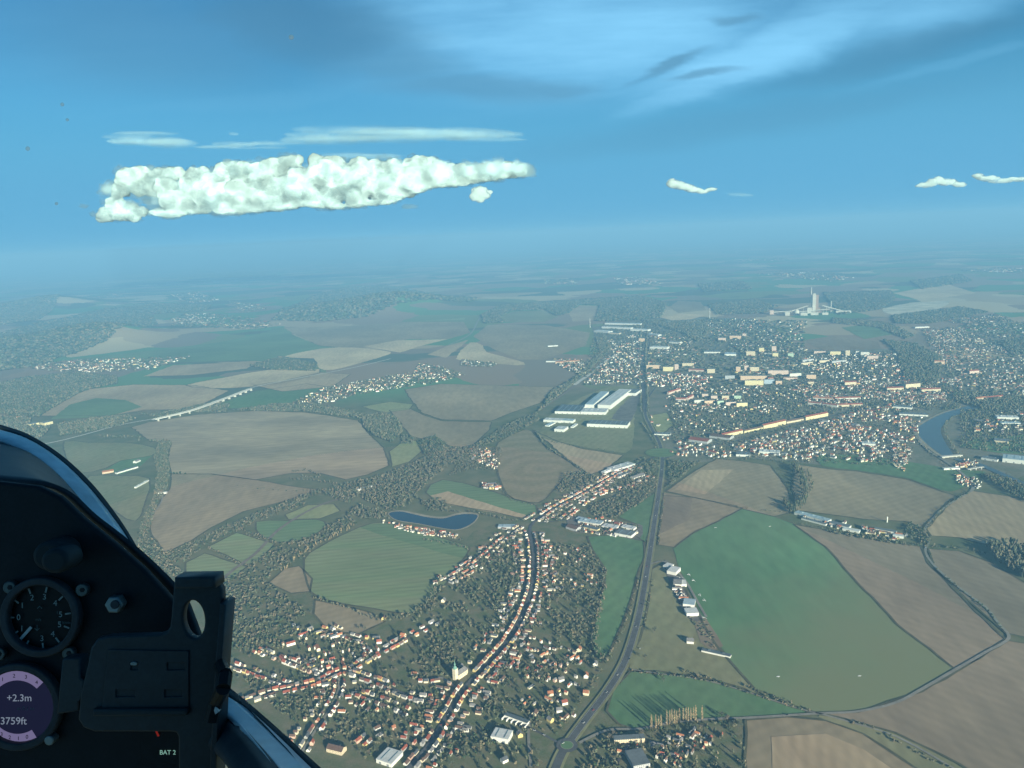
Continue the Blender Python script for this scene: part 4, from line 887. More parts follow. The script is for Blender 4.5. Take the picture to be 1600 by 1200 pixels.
# free standing chimneys
for px, hp, lab in (((1109, 498), 16, 'slim white chimney of the brickworks on the town edge'), ((922, 512), 14, 'slim pale chimney at the north end of town')):
    x, y = G(*px); q = math.hypot(x, y)/FPX
    b = MB(); b.tube((0, 0, 0), (0, 0, hp*q), .55*q, .35*q, 12); b.tube((0, 0, hp*q), (0, 0, hp*q+2), .42*q, .42*q, 12)
    tag(b.build('chimney_stack', CEM, None, (x, y, 0)), lab, 'chimney')
x, y = G(1386, 816); b = MB(); b.tube((0, 0, 0), (0, 0, 16), 2, 2, 12); b.tube((0, 0, 16), (0, 0, 18), 2, .3, 12); tag(b.build('feed_silo', METW, None, (x, y, 0)), 'white upright feed silo among the farm sheds', 'silo')
# viaduct
DK = mat('viaduct_concrete', (.62, .60, .54), .85, var=.12, scale=.05)
pa, pb = Vector(G(238, 655, 14)), Vector(G(392, 607, 14)); n_p = 22
pts = [tuple(Vector(p)) for p in smooth([G(238, 656, 14), (Vector(G(300, 641, 14))), G(350, 623, 14), G(392, 607, 14)], 6)]
pts = [(p[0], p[1]) for p in pts]
o = tag(empty('viaduct', (pa.x, pa.y, 0)), 'long pale motorway viaduct on a row of piers', 'viaduct')
b = MB(); loc = [(p[0]-pa.x, p[1]-pa.y) for p in pts]
strip(loc, 12, 15, b); strip(loc, 11.5, 12.4, b)
for sgn in (-1, 1):
    off = [(x-sgn*12*math.sin(h), y+sgn*12*math.cos(h)) for x, y, h, s in along(loc, 20)]
    for p, q in zip(off[:-1], off[1:]): b.poly([(*p, 12.4), (*q, 12.4), (*q, 16.2), (*p, 16.2)])
b.build('deck', DK, o)
for x, y, h, s in along(loc, 62):
    b = MB(); b.box(x, y, 0, 4, 15, 12.3, h); b.build('pier', DK, o)
# weir and bridges
def beam(name, a, b_, wid, z, hgt, m_, lab, cat, piers=4):
    A, B = Vector(G(*a)), Vector(G(*b_)); L_ = (B-A).length; o = tag(empty(name, (*((A+B)/2), 0), math.atan2(B.y-A.y, B.x-A.x)), lab, cat)
    q = MB(); q.box(0, 0, z, L_, wid, hgt); q.build('deck', m_, o)
    for k in range(piers):
        q = MB(); q.box(-L_/2+L_*(k+.5)/piers, 0, 0, 3, wid*.9, z); q.build('pier', m_, o)
beam('weir', (1470, 716), (1502, 713), 14, 3, 4, CONC, 'pale weir with gate piers across the river', 'weir', 5)
beam('bridge', (1511, 736), (1536, 732), 10, 6, 1.5, CONC, 'pale road bridge below the weir', 'bridge', 3)
beam('bridge', (938, 571), (960, 556), 12, 5, 1.5, CONC, 'concrete bridge beside the bare railway embankment', 'bridge', 2)
# gliders parked on the turf
GW = mat('white_gelcoat', (.80, .80, .80), .3, spec=.5)
def glider_plane(px, rz, lab):
    x, y = G(*px); o = tag(empty('glider', (x, y, 1.1), rz), lab, 'glider', 'gliders parked beside the airfield track')
    b = MB(); pr = [(-4.6, .12), (-3.5, .2), (-1.5, .3), (.4, .42), (1.6, .36), (2.4, .1)]
    for (x0, r0), (x1, r1) in zip(pr[:-1], pr[1:]): b.tube((x0, 0, 1), (x1, 0, 1), r0, r1, 8)
    b.build('fuselage', GW, o)
    b = MB(); b.prism([(.7, -8.5), (.7, 8.5), (.2, 8.5), (-.4, 0), (.2, -8.5)], 1.3, 1.45); b.build('wing', GW, o)
    b = MB(); b.prism([(-4.1, -1.6), (-4.1, 1.6), (-4.7, 1.5), (-4.7, -1.5)], 2.4, 2.5); b.build('tailplane', GW, o)
    b = MB(); b.box(-4.3, 0, 1, .9, .12, 1.4); b.build('fin', GW, o)
for px, rz, lab in (((1077, 899), .1, 'white glider nearest the large hangar'), ((1084, 908), .2, 'white glider next to the track bend'), ((1094, 931), -.1, 'white glider opposite the row of trailers'), ((1101, 939), .1, 'white glider opposite the blue roofed hangar'), ((1062, 903), 1.2, 'white glider standing at the gabled hangar'), ((1100, 966), .6, 'white glider nearest the bare earth patch')):
    glider_plane(px, rz, lab)
for px, lab in (((1118, 825), 'upper white runway marker board near the bypass side'), ((1203, 823), 'upper white runway marker board at the field tip'), ((1216, 1058), 'lower white runway marker board on the turf'), ((1343, 1057), 'lower white runway marker board on the worn side')):
    x, y = G(*px); b = MB(); b.box(0, 0, .45, 7, 1.2, .3, .1); b.box(0, 0, .45, 1.2, 4, .28, .1)
    for s in (-2.8, 2.8): b.box(s, 0, 0, .2, .2, .45)
    tag(b.build('runway_marker', GW, None, (x, y, .9)), lab, 'runway marker')
# trailers parked by the hangars
for k in range(10):
    x, y = G(1055+k % 5*4.2+k//5*3, 925+k % 5*6.5-k//5*4); o = tag(empty('trailer', (x, y, 1.3), 1.1), 'white glider trailer, %s in the rows beside the gabled hangar' % nth(k+1), 'trailer', 'glider trailers beside the hangars')
    b = MB(); b.prism([(-4.5, -.8), (4, -.8), (4.6, 0), (4, .8), (-4.5, .8)], .5, 1.9); b.build('body', GW, o)
    b = MB(); b.box(0, 0, 0, .7, 1.9, .6); b.build('wheel', mat('tyre', (.02, .02, .02)), o)
# cars
def car(px, rz, col, lab):
    x, y = G(*px); o = tag(empty('car', (x, y, 2.3), rz), lab, 'car', 'cars on the roads')
    cm = mat('car_paint_'+col, {'white': (.75, .75, .75), 'red': (.45, .05, .04), 'dark': (.03, .035, .04), 'silver': (.5, .52, .54)}[col], .3, spec=.5)
    b = MB(); b.prism([(-2.1, -.85), (2.0, -.85), (2.2, 0), (2.0, .85), (-2.1, .85)], .3, .85); b.build('body', cm, o)
    b = MB(); b.prism([(-1.6, -.75), (.7, -.75), (.7, .75), (-1.6, .75)], .85, 1.45); b.build('cabin', mat('car_glass', (.02, .025, .03), .15, spec=.5), o)
    for sx in (-1.3, 1.3):
        b = MB(); b.box(sx, 0, -.02, .65, 1.8, .62); b.build('wheel', mat('tyre', (.02, .02, .02)), o)
for px, rz, c, lab in (((1009, 902), 1.4, 'white', 'white car on the bypass beside the airfield road'), ((1024, 806), 1.45, 'white', 'white car on the bypass beside the roadside factory'), ((1003, 945), 1.3, 'dark', 'dark car on the bypass beside the long field'), ((948, 1083), .9, 'silver', 'silver car on the bypass near the villas'), ((912, 1131), .8, 'white', 'white car on the bypass just above the roundabout'), ((880, 1163), .5, 'white', 'white car entering the roundabout'), ((850, 1150), 2.6, 'white', 'white car on the short road to the roundabout'), ((835, 1143), 2.6, 'white', 'white car at the village street corner'), ((1030, 760), 1.5, 'dark', 'dark car on the bypass beside the brown field'), ((815, 966), 1.2, 'white', 'white car on the main street beside the tall cream houses'), ((833, 890), 1.5, 'red', 'red car on the upper main street'), ((700, 1118), 1.0, 'silver', 'silver car on the main street below the church'), ((1000, 1015), 1.2, 'white', 'white car on the bypass beside the dull grass'), ((984, 1031), 1.2, 'dark', 'dark car on the bypass beside the field path'), ((1040, 1131), .1, 'white', 'white car on the lane under the poplars'), ((1017, 855), 1.4, 'silver', 'silver car on the bypass above the airfield road'), ((1011, 886), 1.4, 'red', 'red car on the bypass at the airfield road mouth'), ((994, 980), 1.25, 'silver', 'silver car on the bypass beside the lower long field'), ((965, 1056), 1.0, 'white', 'white car on the bypass beside the villa gardens'), ((927, 1111), .85, 'red', 'red car on the bypass above the roundabout'), ((1034, 735), 1.55, 'white', 'white car on the bypass below the grass circle'), ((1027, 785), 1.45, 'silver', 'silver car on the bypass beside the dark ploughed strip'), ((831, 915), 1.4, 'white', 'white car on the upper main street'), ((770, 1030), 1.0, 'dark', 'dark car on the main street above the church'), ((690, 1134), .95, 'red', 'red car on the main street near the market hall'), ((1230, 1119), .05, 'dark', 'dark car on the lane below the airfield')):
    car(px, rz, c, lab)

# ------------------------------------------------ the mass of small houses in town and far villages
TG = grid_of((1129, 684), (1294, 650))
VILL = []
for px, n, big, gr in (
 ([(945, 560), (1000, 546), (1003, 600), (912, 601)], 150, 1.0, TG), ([(1010, 583), (1110, 588), (1100, 603), (1010, 604)], 110, 1.0, TG), ([(945, 530), (1002, 522), (1003, 545), (960, 556)], 56, 0.94, None),
 ([(1050, 605), (1200, 604), (1260, 610), (1250, 640), (1190, 650), (1060, 640)], 112, 0.86, None), ([(1050, 688), (1130, 700), (1270, 664), (1350, 640), (1440, 652), (1428, 690), (1360, 722), (1245, 720), (1170, 713), (1110, 716), (1048, 712)], 330, 1.0, None),
 ([(1240, 600), (1500, 592), (1512, 622), (1390, 645), (1260, 628)], 325, 0.9, None), ([(1255, 556), (1400, 552), (1412, 592), (1330, 602), (1262, 582)], 180, 1.0, 0.1), ([(1440, 518), (1500, 512), (1600, 560), (1620, 625), (1500, 602), (1468, 560)], 325, 0.86, None),
 ([(1448, 520), (1456, 518), (1500, 566), (1490, 572)], 62, 0.86, None), ([(1480, 502), (1560, 490), (1620, 520), (1560, 530)], 87, 0.94, None), ([(1525, 650), (1610, 640), (1620, 672), (1522, 680)], 50, 1.1, None), ([(1482, 716), (1530, 720), (1522, 732), (1494, 730)], 22, .6, None),
 ([(1398, 690), (1428, 700), (1412, 738), (1393, 726)], 60, 0.6, None), ([(1490, 740), (1540, 752), (1528, 764), (1488, 755)], 24, .6, None), ([(1105, 497), (1260, 502), (1255, 542), (1150, 545), (1100, 520)], 125, 1.08, None), ([(1160, 540), (1260, 545), (1250, 600), (1140, 600)], 112, 0.94, None), ([(1015, 520), (1080, 530), (1100, 575), (1012, 575)], 87, 1.01, None),
 ([(1045, 600), (1160, 610), (1165, 640), (1190, 665), (1130, 678), (1060, 680), (1040, 650)], 60, 0.8, TG),
 ([(268, 497), (300, 489), (345, 492), (400, 500), (440, 507), (400, 515), (270, 513)], 162, 1.37, None), ([(20, 572), (110, 563), (215, 560), (300, 557), (230, 579), (100, 583)], 150, 1.15, None), ([(450, 632), (505, 606), (560, 596), (640, 582), (650, 603), (560, 617), (478, 639)], 162, 0.86, None), ([(655, 568), (690, 573), (728, 586), (700, 594), (665, 602), (640, 595)], 75, 0.86, None),
 ([(720, 562), (780, 568), (770, 574), (720, 572)], 22, 0.94, None), ([(860, 560), (912, 563), (915, 590), (880, 575)], 40, 1.1, None), ([(738, 700), (765, 702), (782, 725), (775, 735), (735, 718)], 45, 0.7, None), ([(752, 756), (782, 760), (778, 766), (752, 763)], 10, 1.0, None), ([(600, 812), (640, 824), (715, 835), (712, 843), (640, 832), (598, 818)], 45, 0.6, None),
 ([(958, 434), (1000, 433), (1035, 443), (970, 446)], 75, 1.87, None), ([(850, 437), (905, 438), (900, 446), (850, 444)], 25, 1.58, None), ([(1180, 428), (1270, 425), (1335, 434), (1300, 440)], 56, 1.87, None), ([(1495, 424), (1560, 418), (1640, 422), (1640, 428)], 56, 2.02, None), ([(1318, 360), (1390, 354), (1392, 361)], 56, 5.04, None), ([(940, 386), (1000, 383), (1000, 388)], 25, 2.88, None), ([(1150, 408), (1230, 402), (1230, 408)], 20, 2.16, None),
 ([(105, 468), (190, 458), (195, 464), (110, 472)], 17, 1.87, None), ([(262, 460), (310, 456), (345, 470), (300, 475)], 37, 1.87, None), ([(355, 470), (400, 475), (420, 484), (380, 490)], 20, 1.58, None), ([(20, 640), (40, 630), (45, 655), (30, 660)], 17, 0.86, None), ([(395, 1020), (500, 985), (610, 1010), (560, 1045), (470, 1050)], 30, 0.7, None), ([(850, 1000), (930, 1030), (900, 1130), (800, 1110), (790, 1050)], 34, 0.6, None), ([(850, 850), (920, 860), (940, 920), (850, 930)], 20, 0.6, None), ([(905, 812), (945, 812), (1000, 824), (990, 842), (905, 832)], 16, 0.9, None), ([(1250, 806), (1330, 820), (1420, 838), (1400, 846), (1260, 816)], 16, 0.8, None), ([(1045, 905), (1070, 930), (1075, 945), (1060, 940)], 8, 0.6, None), ([(1010, 640), (1050, 690), (1045, 700), (1015, 660)], 6, 0.8, None), ([(960, 1175), (1080, 1140), (1130, 1150), (1060, 1200)], 24, 0.6, None)):
    if big >= .85: VILL.append((px, big))
    cluster(px, n, big, gr)
mm = mat('far_house_surfaces', (.5, .5, .5), .9, attr=True)
tag(mass.build('distant_houses', mm), 'the many small pale houses of the town and far villages', 'houses', None, 'stuff')
# ---------------------------------------------------------------- trees
from mathutils import noise as mnoise
def ico():
    t = (1+5**.5)/2
    v = np.array([(-1, t, 0), (1, t, 0), (-1, -t, 0), (1, -t, 0), (0, -1, t), (0, 1, t), (0, -1, -t), (0, 1, -t), (t, 0, -1), (t, 0, 1), (-t, 0, -1), (-t, 0, 1)], float); v /= np.linalg.norm(v[0])
    f = np.array([(0, 11, 5), (0, 5, 1), (0, 1, 7), (0, 7, 10), (0, 10, 11), (1, 5, 9), (5, 11, 4), (11, 10, 2), (10, 7, 6), (7, 1, 8), (3, 9, 4), (3, 4, 2), (3, 2, 6), (3, 6, 8), (3, 8, 9), (4, 9, 5), (2, 4, 11), (6, 2, 10), (8, 6, 7), (9, 8, 1)])
    return v, f
IV, IF = ico()
BARE = np.array([(.120, .116, .086), (.098, .100, .076), (.088, .098, .072), (.140, .122, .092), (.076, .090, .064)])
DARK = np.array([(.038, .062, .038), (.050, .070, .046), (.044, .056, .042), (.062, .074, .050)])
PALE = np.array([(.27, .215, .13), (.23, .185, .12)])
class Blobs:
    def __init__(s): s.p = []; s.r = []; s.c = []
    def add(s, x, y, z, rx, rz, col): s.p.append((x, y, z)); s.r.append((rx, rz)); s.c.append(col)
    def mesh(s, name, m_):
        n = len(s.p); p = np.array(s.p); r = np.array(s.r); c = np.array(s.c)
        a = rng.uniform(0, 6.283, n); ca, sa = np.cos(a), np.sin(a)
        J = 1+rng.uniform(-.3, .3, (n, 12, 1)); v = IV[None]*J
        X = (v[..., 0]*ca[:, None]-v[..., 1]*sa[:, None])*r[:, :1]+p[:, :1]; Y = (v[..., 0]*sa[:, None]+v[..., 1]*ca[:, None])*r[:, :1]+p[:, 1:2]
        Z = v[..., 2]*r[:, 1:]+p[:, 2:3]
        V = np.stack([X, Y, Z], -1).reshape(-1, 3); F = (IF[None]+(np.arange(n)*12)[:, None, None]).reshape(-1, 3)
        me = np_mesh(name, V, F, [m_], np.repeat(c, 12, 0)*rng.uniform(.8, 1.15, (n*12, 1))); me.polygons.foreach_set('use_smooth', np.ones(len(F), bool)); return me
FOL = mat('winter_foliage', (.08, .07, .05), 1, attr=True, spec=.02)
def HILL(x, y): return 0.0
HILLS = []
def mound(px, rx, ry, h, lab):
    x, y = G(*px); HILLS.append((x, y, rx, ry, h))
    n = 40; V = []; F = []
    for i in range(n+1):
        for j in range(n+1):
            u, v = (i/n*2-1)*2.6, (j/n*2-1)*2.6
            V.append((x+u*rx, y+v*ry, h*math.exp(-(u*u+v*v))*(1+.25*math.sin(3*u+2*v)*math.cos(2.3*v))-h*.004))
    for i in range(n):
        for j in range(n): a = i*(n+1)+j; F.append((a, a+n+1, a+n+2, a+1))
    struct(link(bpy.data.objects.new('hill', np_mesh('hill', np.array(V), np.array(F), [GROUND]))), lab)
def hz_(x, y):
    z = 0
    for a, b, rx, ry, h in HILLS:
        u, v = (x-a)/rx, (y-b)/ry; z = max(z, h*math.exp(-(u*u+v*v))*(1+.25*math.sin(3*u+2*v)*math.cos(2.3*v))-h*.004)
    return max(z, 0)
mound((590, 482), 1100, 900, 170, 'wooded hill above the brown fields'); mound((120, 532), 900, 700, 140, 'wooded slopes of the side valley'); 
mound((1500, 352), 3500, 2500, 430, 'faint blue ridge on the horizon'); mound((60, 480), 1200, 900, 170, 'hazy wooded heights beyond the side valley')
GA = Blobs(); WD = Blobs()
def one_tree(B, x, y, h, r, pal, lobes, z0=0.0):
    c = pal[random.randrange(len(pal))]*random.uniform(.75, 1.2)
    if lobes <= 1: B.add(x, y, z0+h*.55, r, h*.5, c); return
    for k in range(lobes):
        a = random.uniform(0, 6.28); q = random.uniform(.2, .75)*r; t = random.uniform(.35, .95)
        B.add(x+q*math.cos(a), y+q*math.sin(a), z0+h*t*.86, r*random.uniform(.38, .6), h*random.uniform(.14, .24), c*random.uniform(.85, 1.15))
def wood(px, fill=1.0, h=12, pal=BARE, mix=.25, B=None, rmul=1.0, cap=9000, avoid=False):
    poly = gpoly(px); xs = [p[0] for p in poly]; ys = [p[1] for p in poly]
    A = abs(sum(poly[i][0]*poly[(i+1) % len(poly)][1]-poly[(i+1) % len(poly)][0]*poly[i][1] for i in range(len(poly))))/2
    d = math.hypot(sum(xs)/len(xs), sum(ys)/len(ys)); r = max(4.2, d*.0011)*rmul
    fill *= .55 if B is GA else .74
    n = min(cap, int(A*fill/(math.pi*r*r*.8))); k = 0; t = 0
    if n == cap: r = math.sqrt(A*fill/(n*math.pi*.8))
    lobes = 5 if d < 2300 else 3 if d < 3400 else 1
    while k < n and t < n*12:
        t += 1; x, y = random.uniform(min(xs), max(xs)), random.uniform(min(ys), max(ys))
        if not pip(x, y, poly): continue
        if avoid and not free(x, y, 1.5): k += .3; continue
        if B is GA and mnoise.noise(Vector((x*.012, y*.012, 3.7)))+.35*mnoise.noise(Vector((x*.05, y*.05, 1))) < random.uniform(-.42, .12): k += .5; continue
        if d < 2600 and not in_view(x, y, 8, 60): k += 1; continue
        hh = h*random.uniform(.7, 1.25)*max(1, r/9)**.5
        one_tree(B or WD, x, y, hh, r*random.uniform(.75, 1.2), DARK if random.random() < mix else pal, lobes, hz_(x, y)); k += 1
def treerow(px, half=4, step=7, h=11, pal=BARE, mix=.2, B=None, skip=.1, narrow=1.0):
    for x, y, hd, s in along(smooth([G(*p) for p in px], 3), step):
        if random.random() < skip: continue
        o = random.uniform(-half, half); x += -math.sin(hd)*o+random.uniform(-1, 1); y += math.cos(hd)*o
        d = math.hypot(x, y); r = max(3.2, d*.0009)*random.uniform(.7, 1.25)*narrow
        one_tree(B or WD, x, y, h*random.uniform(.6, 1.3), r, DARK if random.random() < mix else pal, 4 if d < 3200 else 1)
# railway and stream woods
wood([(440, 800), (470, 776), (540, 757), (590, 745), (640, 728), (690, 700), (735, 700), (770, 680), (790, 665), (840, 645), (842, 658), (800, 681), (775, 690), (748, 702), (740, 715), (700, 730), (680, 745), (655, 768), (640, 790), (612, 800), (575, 785), (560, 776), (545, 788), (500, 772)], .9, 12)
wood([(560, 790), (600, 800), (610, 812), (570, 812), (540, 806)], .9, 12)
wood([(840, 645), (866, 625), (900, 598), (935, 565), (955, 545), (945, 525), (930, 528), (938, 550), (900, 590), (862, 612)], .9, 12)
wood([(566, 652), (600, 645), (620, 655), (630, 674), (612, 692), (585, 682), (568, 668)], 1.1, 13); wood([(653, 692), (680, 682), (697, 695), (690, 707), (665, 712)], 1.2, 14, mix=.6)
wood([(628, 680), (650, 684), (645, 695), (625, 694)], .8, 10)
treerow([(455, 738), (480, 737), (502, 745)], 6, 8); treerow([(453, 750), (490, 752), (526, 758)], 7, 7); treerow([(470, 745), (500, 748)], 4, 9)
wood([(250, 690), (268, 692), (262, 712), (266, 738), (262, 762), (246, 790), (236, 822), (226, 850), (214, 850), (222, 815), (240, 780), (246, 740), (240, 715)], 1.2, 13)
wood([(212, 850), (236, 840), (256, 862), (262, 880), (285, 895), (275, 915), (240, 905)], .9, 12)
wood([(256, 866), (300, 848), (350, 824), (400, 804), (440, 788), (470, 776), (480, 790), (445, 802), (400, 816), (368, 832), (325, 852), (290, 878), (262, 884)], .7, 10)
wood([(300, 905), (365, 905), (388, 886), (432, 852), (480, 842), (510, 824), (545, 806), (560, 820), (500, 850), (472, 876), (442, 886), (418, 908), (440, 930), (490, 960), (430, 985), (345, 980), (340, 920)], .45, 9, mix=.3)
treerow([(440, 895), (470, 868), (510, 846), (555, 822)], 5, 6, 15, PALE, .15, narrow=.5); treerow([(325, 856), (380, 884), (400, 882)], 3, 6, 7); treerow([(386, 836), (432, 850)], 4, 6, 8); treerow([(368, 833), (380, 830), (432, 850)], 4, 7)
treerow([(370, 760), (440, 768), (500, 768)], 3, 14, 8, skip=.4); treerow([(265, 740), (290, 741)], 6, 6, 8, DARK)
treerow([(155, 683), (215, 684), (218, 690)], 10, 9, 12); treerow([(232, 690), (262, 690)], 8, 8, 12)
treerow([(838, 676), (855, 700), (880, 715), (914, 738), (920, 748)], 5, 7, 10); treerow([(780, 762), (800, 782), (838, 790)], 3, 12, 5); wood([(878, 742), (914, 738), (935, 745), (925, 765), (870, 770)], .7, 10, avoid=True)
treerow([(618, 822), (650, 830), (690, 838), (725, 845)], 5, 6, 8, BARE); treerow([(648, 775), (668, 790), (700, 800), (745, 802), (785, 812), (822, 815)], 6, 7, 10); wood([(655, 785), (690, 778), (705, 795), (670, 800)], .9, 9)
treerow([(660, 845), (700, 850), (733, 860)], 6, 9, 10); treerow([(690, 905), (670, 940), (645, 962)], 5, 8, 13); treerow([(490, 935), (540, 952), (600, 972), (640, 962)], 4, 8, 12)
# hills and far woods
wood([(425, 502), (458, 480), (490, 463), (540, 450), (600, 446), (640, 453), (680, 461), (748, 470), (735, 478), (680, 481), (620, 487), (575, 498), (500, 504)], 1.15, 15, mix=.5)
wood([(0, 522), (60, 505), (100, 498), (170, 482), (230, 478), (246, 508), (165, 541), (95, 560), (60, 572), (0, 580)], 1.1, 15, mix=.5); wood([(-30, 480), (60, 470), (100, 475), (60, 500), (-30, 512)], 1.0, 15)
wood([(45, 590), (120, 583), (182, 589), (185, 600), (132, 610), (92, 633), (60, 652), (15, 650), (-20, 640), (0, 600)], 1.15, 15, mix=.45); wood([(90, 664), (140, 655), (200, 649), (212, 655), (180, 668), (120, 678), (95, 682)], 1.0, 12); wood([(-20, 650), (50, 655), (45, 665), (80, 668), (60, 690), (0, 690)], .8, 13)
wood([(210, 645), (245, 652), (262, 655), (340, 636), (345, 626), (240, 648)], .6, 9); wood([(300, 645), (345, 630), (360, 632), (352, 645)], .9, 11); wood([(360, 642), (430, 632), (500, 632), (600, 655), (565, 655), (480, 644)], .8, 11)
wood([(390, 572), (440, 558), (496, 570), (494, 580), (420, 578)], 1.15, 14, mix=.6)
wood([(752, 492), (785, 478), (900, 469), (1000, 462), (1045, 475), (1032, 497), (960, 503), (930, 502), (937, 477), (905, 476), (888, 490), (870, 494), (850, 484), (800, 486), (781, 496), (788, 504), (755, 506)], 1.1, 15, mix=.45)
wood([(1105, 476), (1180, 468), (1215, 480), (1190, 490), (1120, 492)], 1.0, 14, mix=.4); wood([(1285, 458), (1392, 455), (1400, 466), (1376, 484), (1312, 492), (1300, 478)], 1.1, 15, mix=.5); wood([(1392, 494), (1500, 480), (1545, 488), (1455, 506), (1400, 506)], 1.0, 14, mix=.4)
wood([(1000, 500), (1060, 503), (1100, 500), (1110, 520), (1090, 535), (1065, 520)], 1.0, 14); wood([(1380, 532), (1432, 538), (1472, 560), (1466, 602), (1442, 606), (1412, 592), (1402, 552)], .9, 13, mix=.4, avoid=True); wood([(1300, 497), (1390, 505), (1430, 525), (1415, 530), (1370, 512), (1300, 505)], .9, 12)
wood([(1560, 535), (1640, 520), (1640, 550), (1580, 556)], .9, 14, mix=.5); wood([(1480, 610), (1640, 625), (1640, 645), (1535, 640), (1490, 625)], .8, 12, avoid=True)
for px in ([(260, 432), (420, 425), (440, 432), (300, 440)], [(1090, 445), (1160, 440), (1175, 452), (1100, 456)], [(1420, 440), (1500, 430), (1520, 440), (1440, 452)], [(170, 487), (230, 474), (330, 478), (320, 486), (250, 490)], [(450, 405), (700, 395), (720, 402), (480, 414)]):
    wood(px, .9, 18, mix=.5, cap=2500)
# hedges, lanes and copses on the near side
treerow([(1240, 728), (1252, 748), (1258, 775), (1250, 792), (1236, 802)], 11, 3.2, 25, BARE, .3); treerow([(1262, 735), (1268, 760), (1256, 785)], 5, 6, 13); treerow([(1225, 785), (1235, 800), (1245, 806)], 6, 4, 20, mix=.5)
treerow([(1446, 828), (1464, 806), (1486, 787), (1516, 768)], 4, 9, 9); wood([(1420, 818), (1446, 828), (1456, 848), (1446, 852), (1412, 838)], 1.0, 10, mix=.5); treerow([(1405, 850), (1440, 855), (1500, 858), (1540, 868)], 7, 6, 9)
treerow([(1452, 858), (1462, 885), (1500, 922), (1540, 952), (1562, 978), (1574, 996)], 2.5, 14, 6, skip=.3)
wood([(1540, 856), (1575, 848), (1640, 872), (1640, 915), (1600, 905), (1560, 880)], .85, 22, mix=.05); wood([(1530, 742), (1560, 744), (1640, 778), (1640, 800), (1580, 775)], 1.1, 13, mix=.4)
treerow([(1235, 818), (1300, 828), (1370, 842), (1440, 852)], 4, 8, 7); wood([(1290, 830), (1380, 838), (1410, 846), (1400, 852), (1300, 834)], .7, 8, avoid=True); treerow([(1150, 793), (1240, 803)], 2, 14, 4, skip=.4)
treerow([(985, 1049), (1030, 1054), (1060, 1058), (1100, 1064), (1160, 1080), (1235, 1104), (1275, 1114)], 4, 6, 6, skip=.25); treerow([(1065, 1052), (1110, 1062)], 5, 6, 9); treerow([(1160, 1074), (1240, 1102)], 4, 7, 7)
treerow([(1330, 1128), (1370, 1143), (1440, 1180), (1500, 1208)], 5, 8, 6, skip=.3); treerow([(945, 890), (942, 930), (930, 990), (928, 1010), (945, 1038)], 6, 4.5, 11)
treerow([(998, 905), (985, 955), (965, 1005), (935, 1055), (900, 1105), (870, 1150)], 3, 9, 7, skip=.3); treerow([(1021, 905), (1012, 950), (1003, 990)], 3, 16, 6, skip=.4); treerow([(1040, 760), (1035, 800), (1028, 850)], 2, 18, 7)
wood([(1085, 976), (1100, 968), (1126, 1008), (1112, 1016)], .5, 4); treerow([(1050, 910), (1070, 955), (1090, 980)], 2, 12, 5); treerow([(1002, 660), (1022, 690), (1026, 705)], 3, 10, 8); treerow([(962, 706), (900, 698), (850, 688)], 3, 14, 6, skip=.4)
wood([(1000, 715), (1030, 720), (1030, 760), (1000, 790), (970, 805), (940, 800), (960, 770)], .55, 9, avoid=True); wood([(920, 790), (960, 780), (975, 800), (960, 812), (925, 806)], .8, 9, avoid=True); wood([(1042, 720), (1095, 722), (1070, 742), (1045, 762)], .8, 10, avoid=True)
# gardens of the near village
wood([(350, 985), (420, 975), (490, 985), (560, 1005), (600, 1010), (560, 1045), (480, 1050), (400, 1030), (350, 1010)], .45, 9, avoid=True, B=GA, mix=.35, rmul=.75); wood([(345, 1040), (520, 1060), (640, 1040), (700, 1000), (720, 1040), (660, 1180), (560, 1190), (430, 1110)], .33, 7, avoid=True, B=GA, mix=.35, rmul=.7)
wood([(640, 960), (700, 905), (760, 860), (815, 830), (820, 900), (800, 970), (740, 1030), (690, 1040), (640, 1020)], .42, 9, avoid=True, B=GA, mix=.35, rmul=.75); wood([(845, 850), (920, 850), (945, 895), (940, 940), (925, 1000), (900, 1010), (840, 940), (840, 880)], .42, 8, avoid=True, B=GA, mix=.2, rmul=.7)
wood([(830, 960), (925, 1005), (945, 1040), (920, 1090), (880, 1140), (800, 1150), (740, 1120), (770, 1060)], .38, 8, avoid=True, B=GA, mix=.35, rmul=.7); wood([(690, 1140), (760, 1130), (780, 1150), (840, 1180), (840, 1230), (680, 1230)], .4, 9, avoid=True, B=GA, mix=.4, rmul=.8)
wood([(955, 1150), (1060, 1132), (1160, 1128), (1165, 1220), (900, 1220), (920, 1170)], .42, 9, avoid=True, B=GA, mix=.3, rmul=.8); wood([(845, 815), (910, 770), (990, 725), (1020, 735), (1000, 770), (930, 800), (880, 815)], .35, 8, avoid=True, B=GA, rmul=.7)
wood([(738, 700), (785, 700), (778, 735), (735, 735), (700, 745)], .5, 7, avoid=True, rmul=.7)
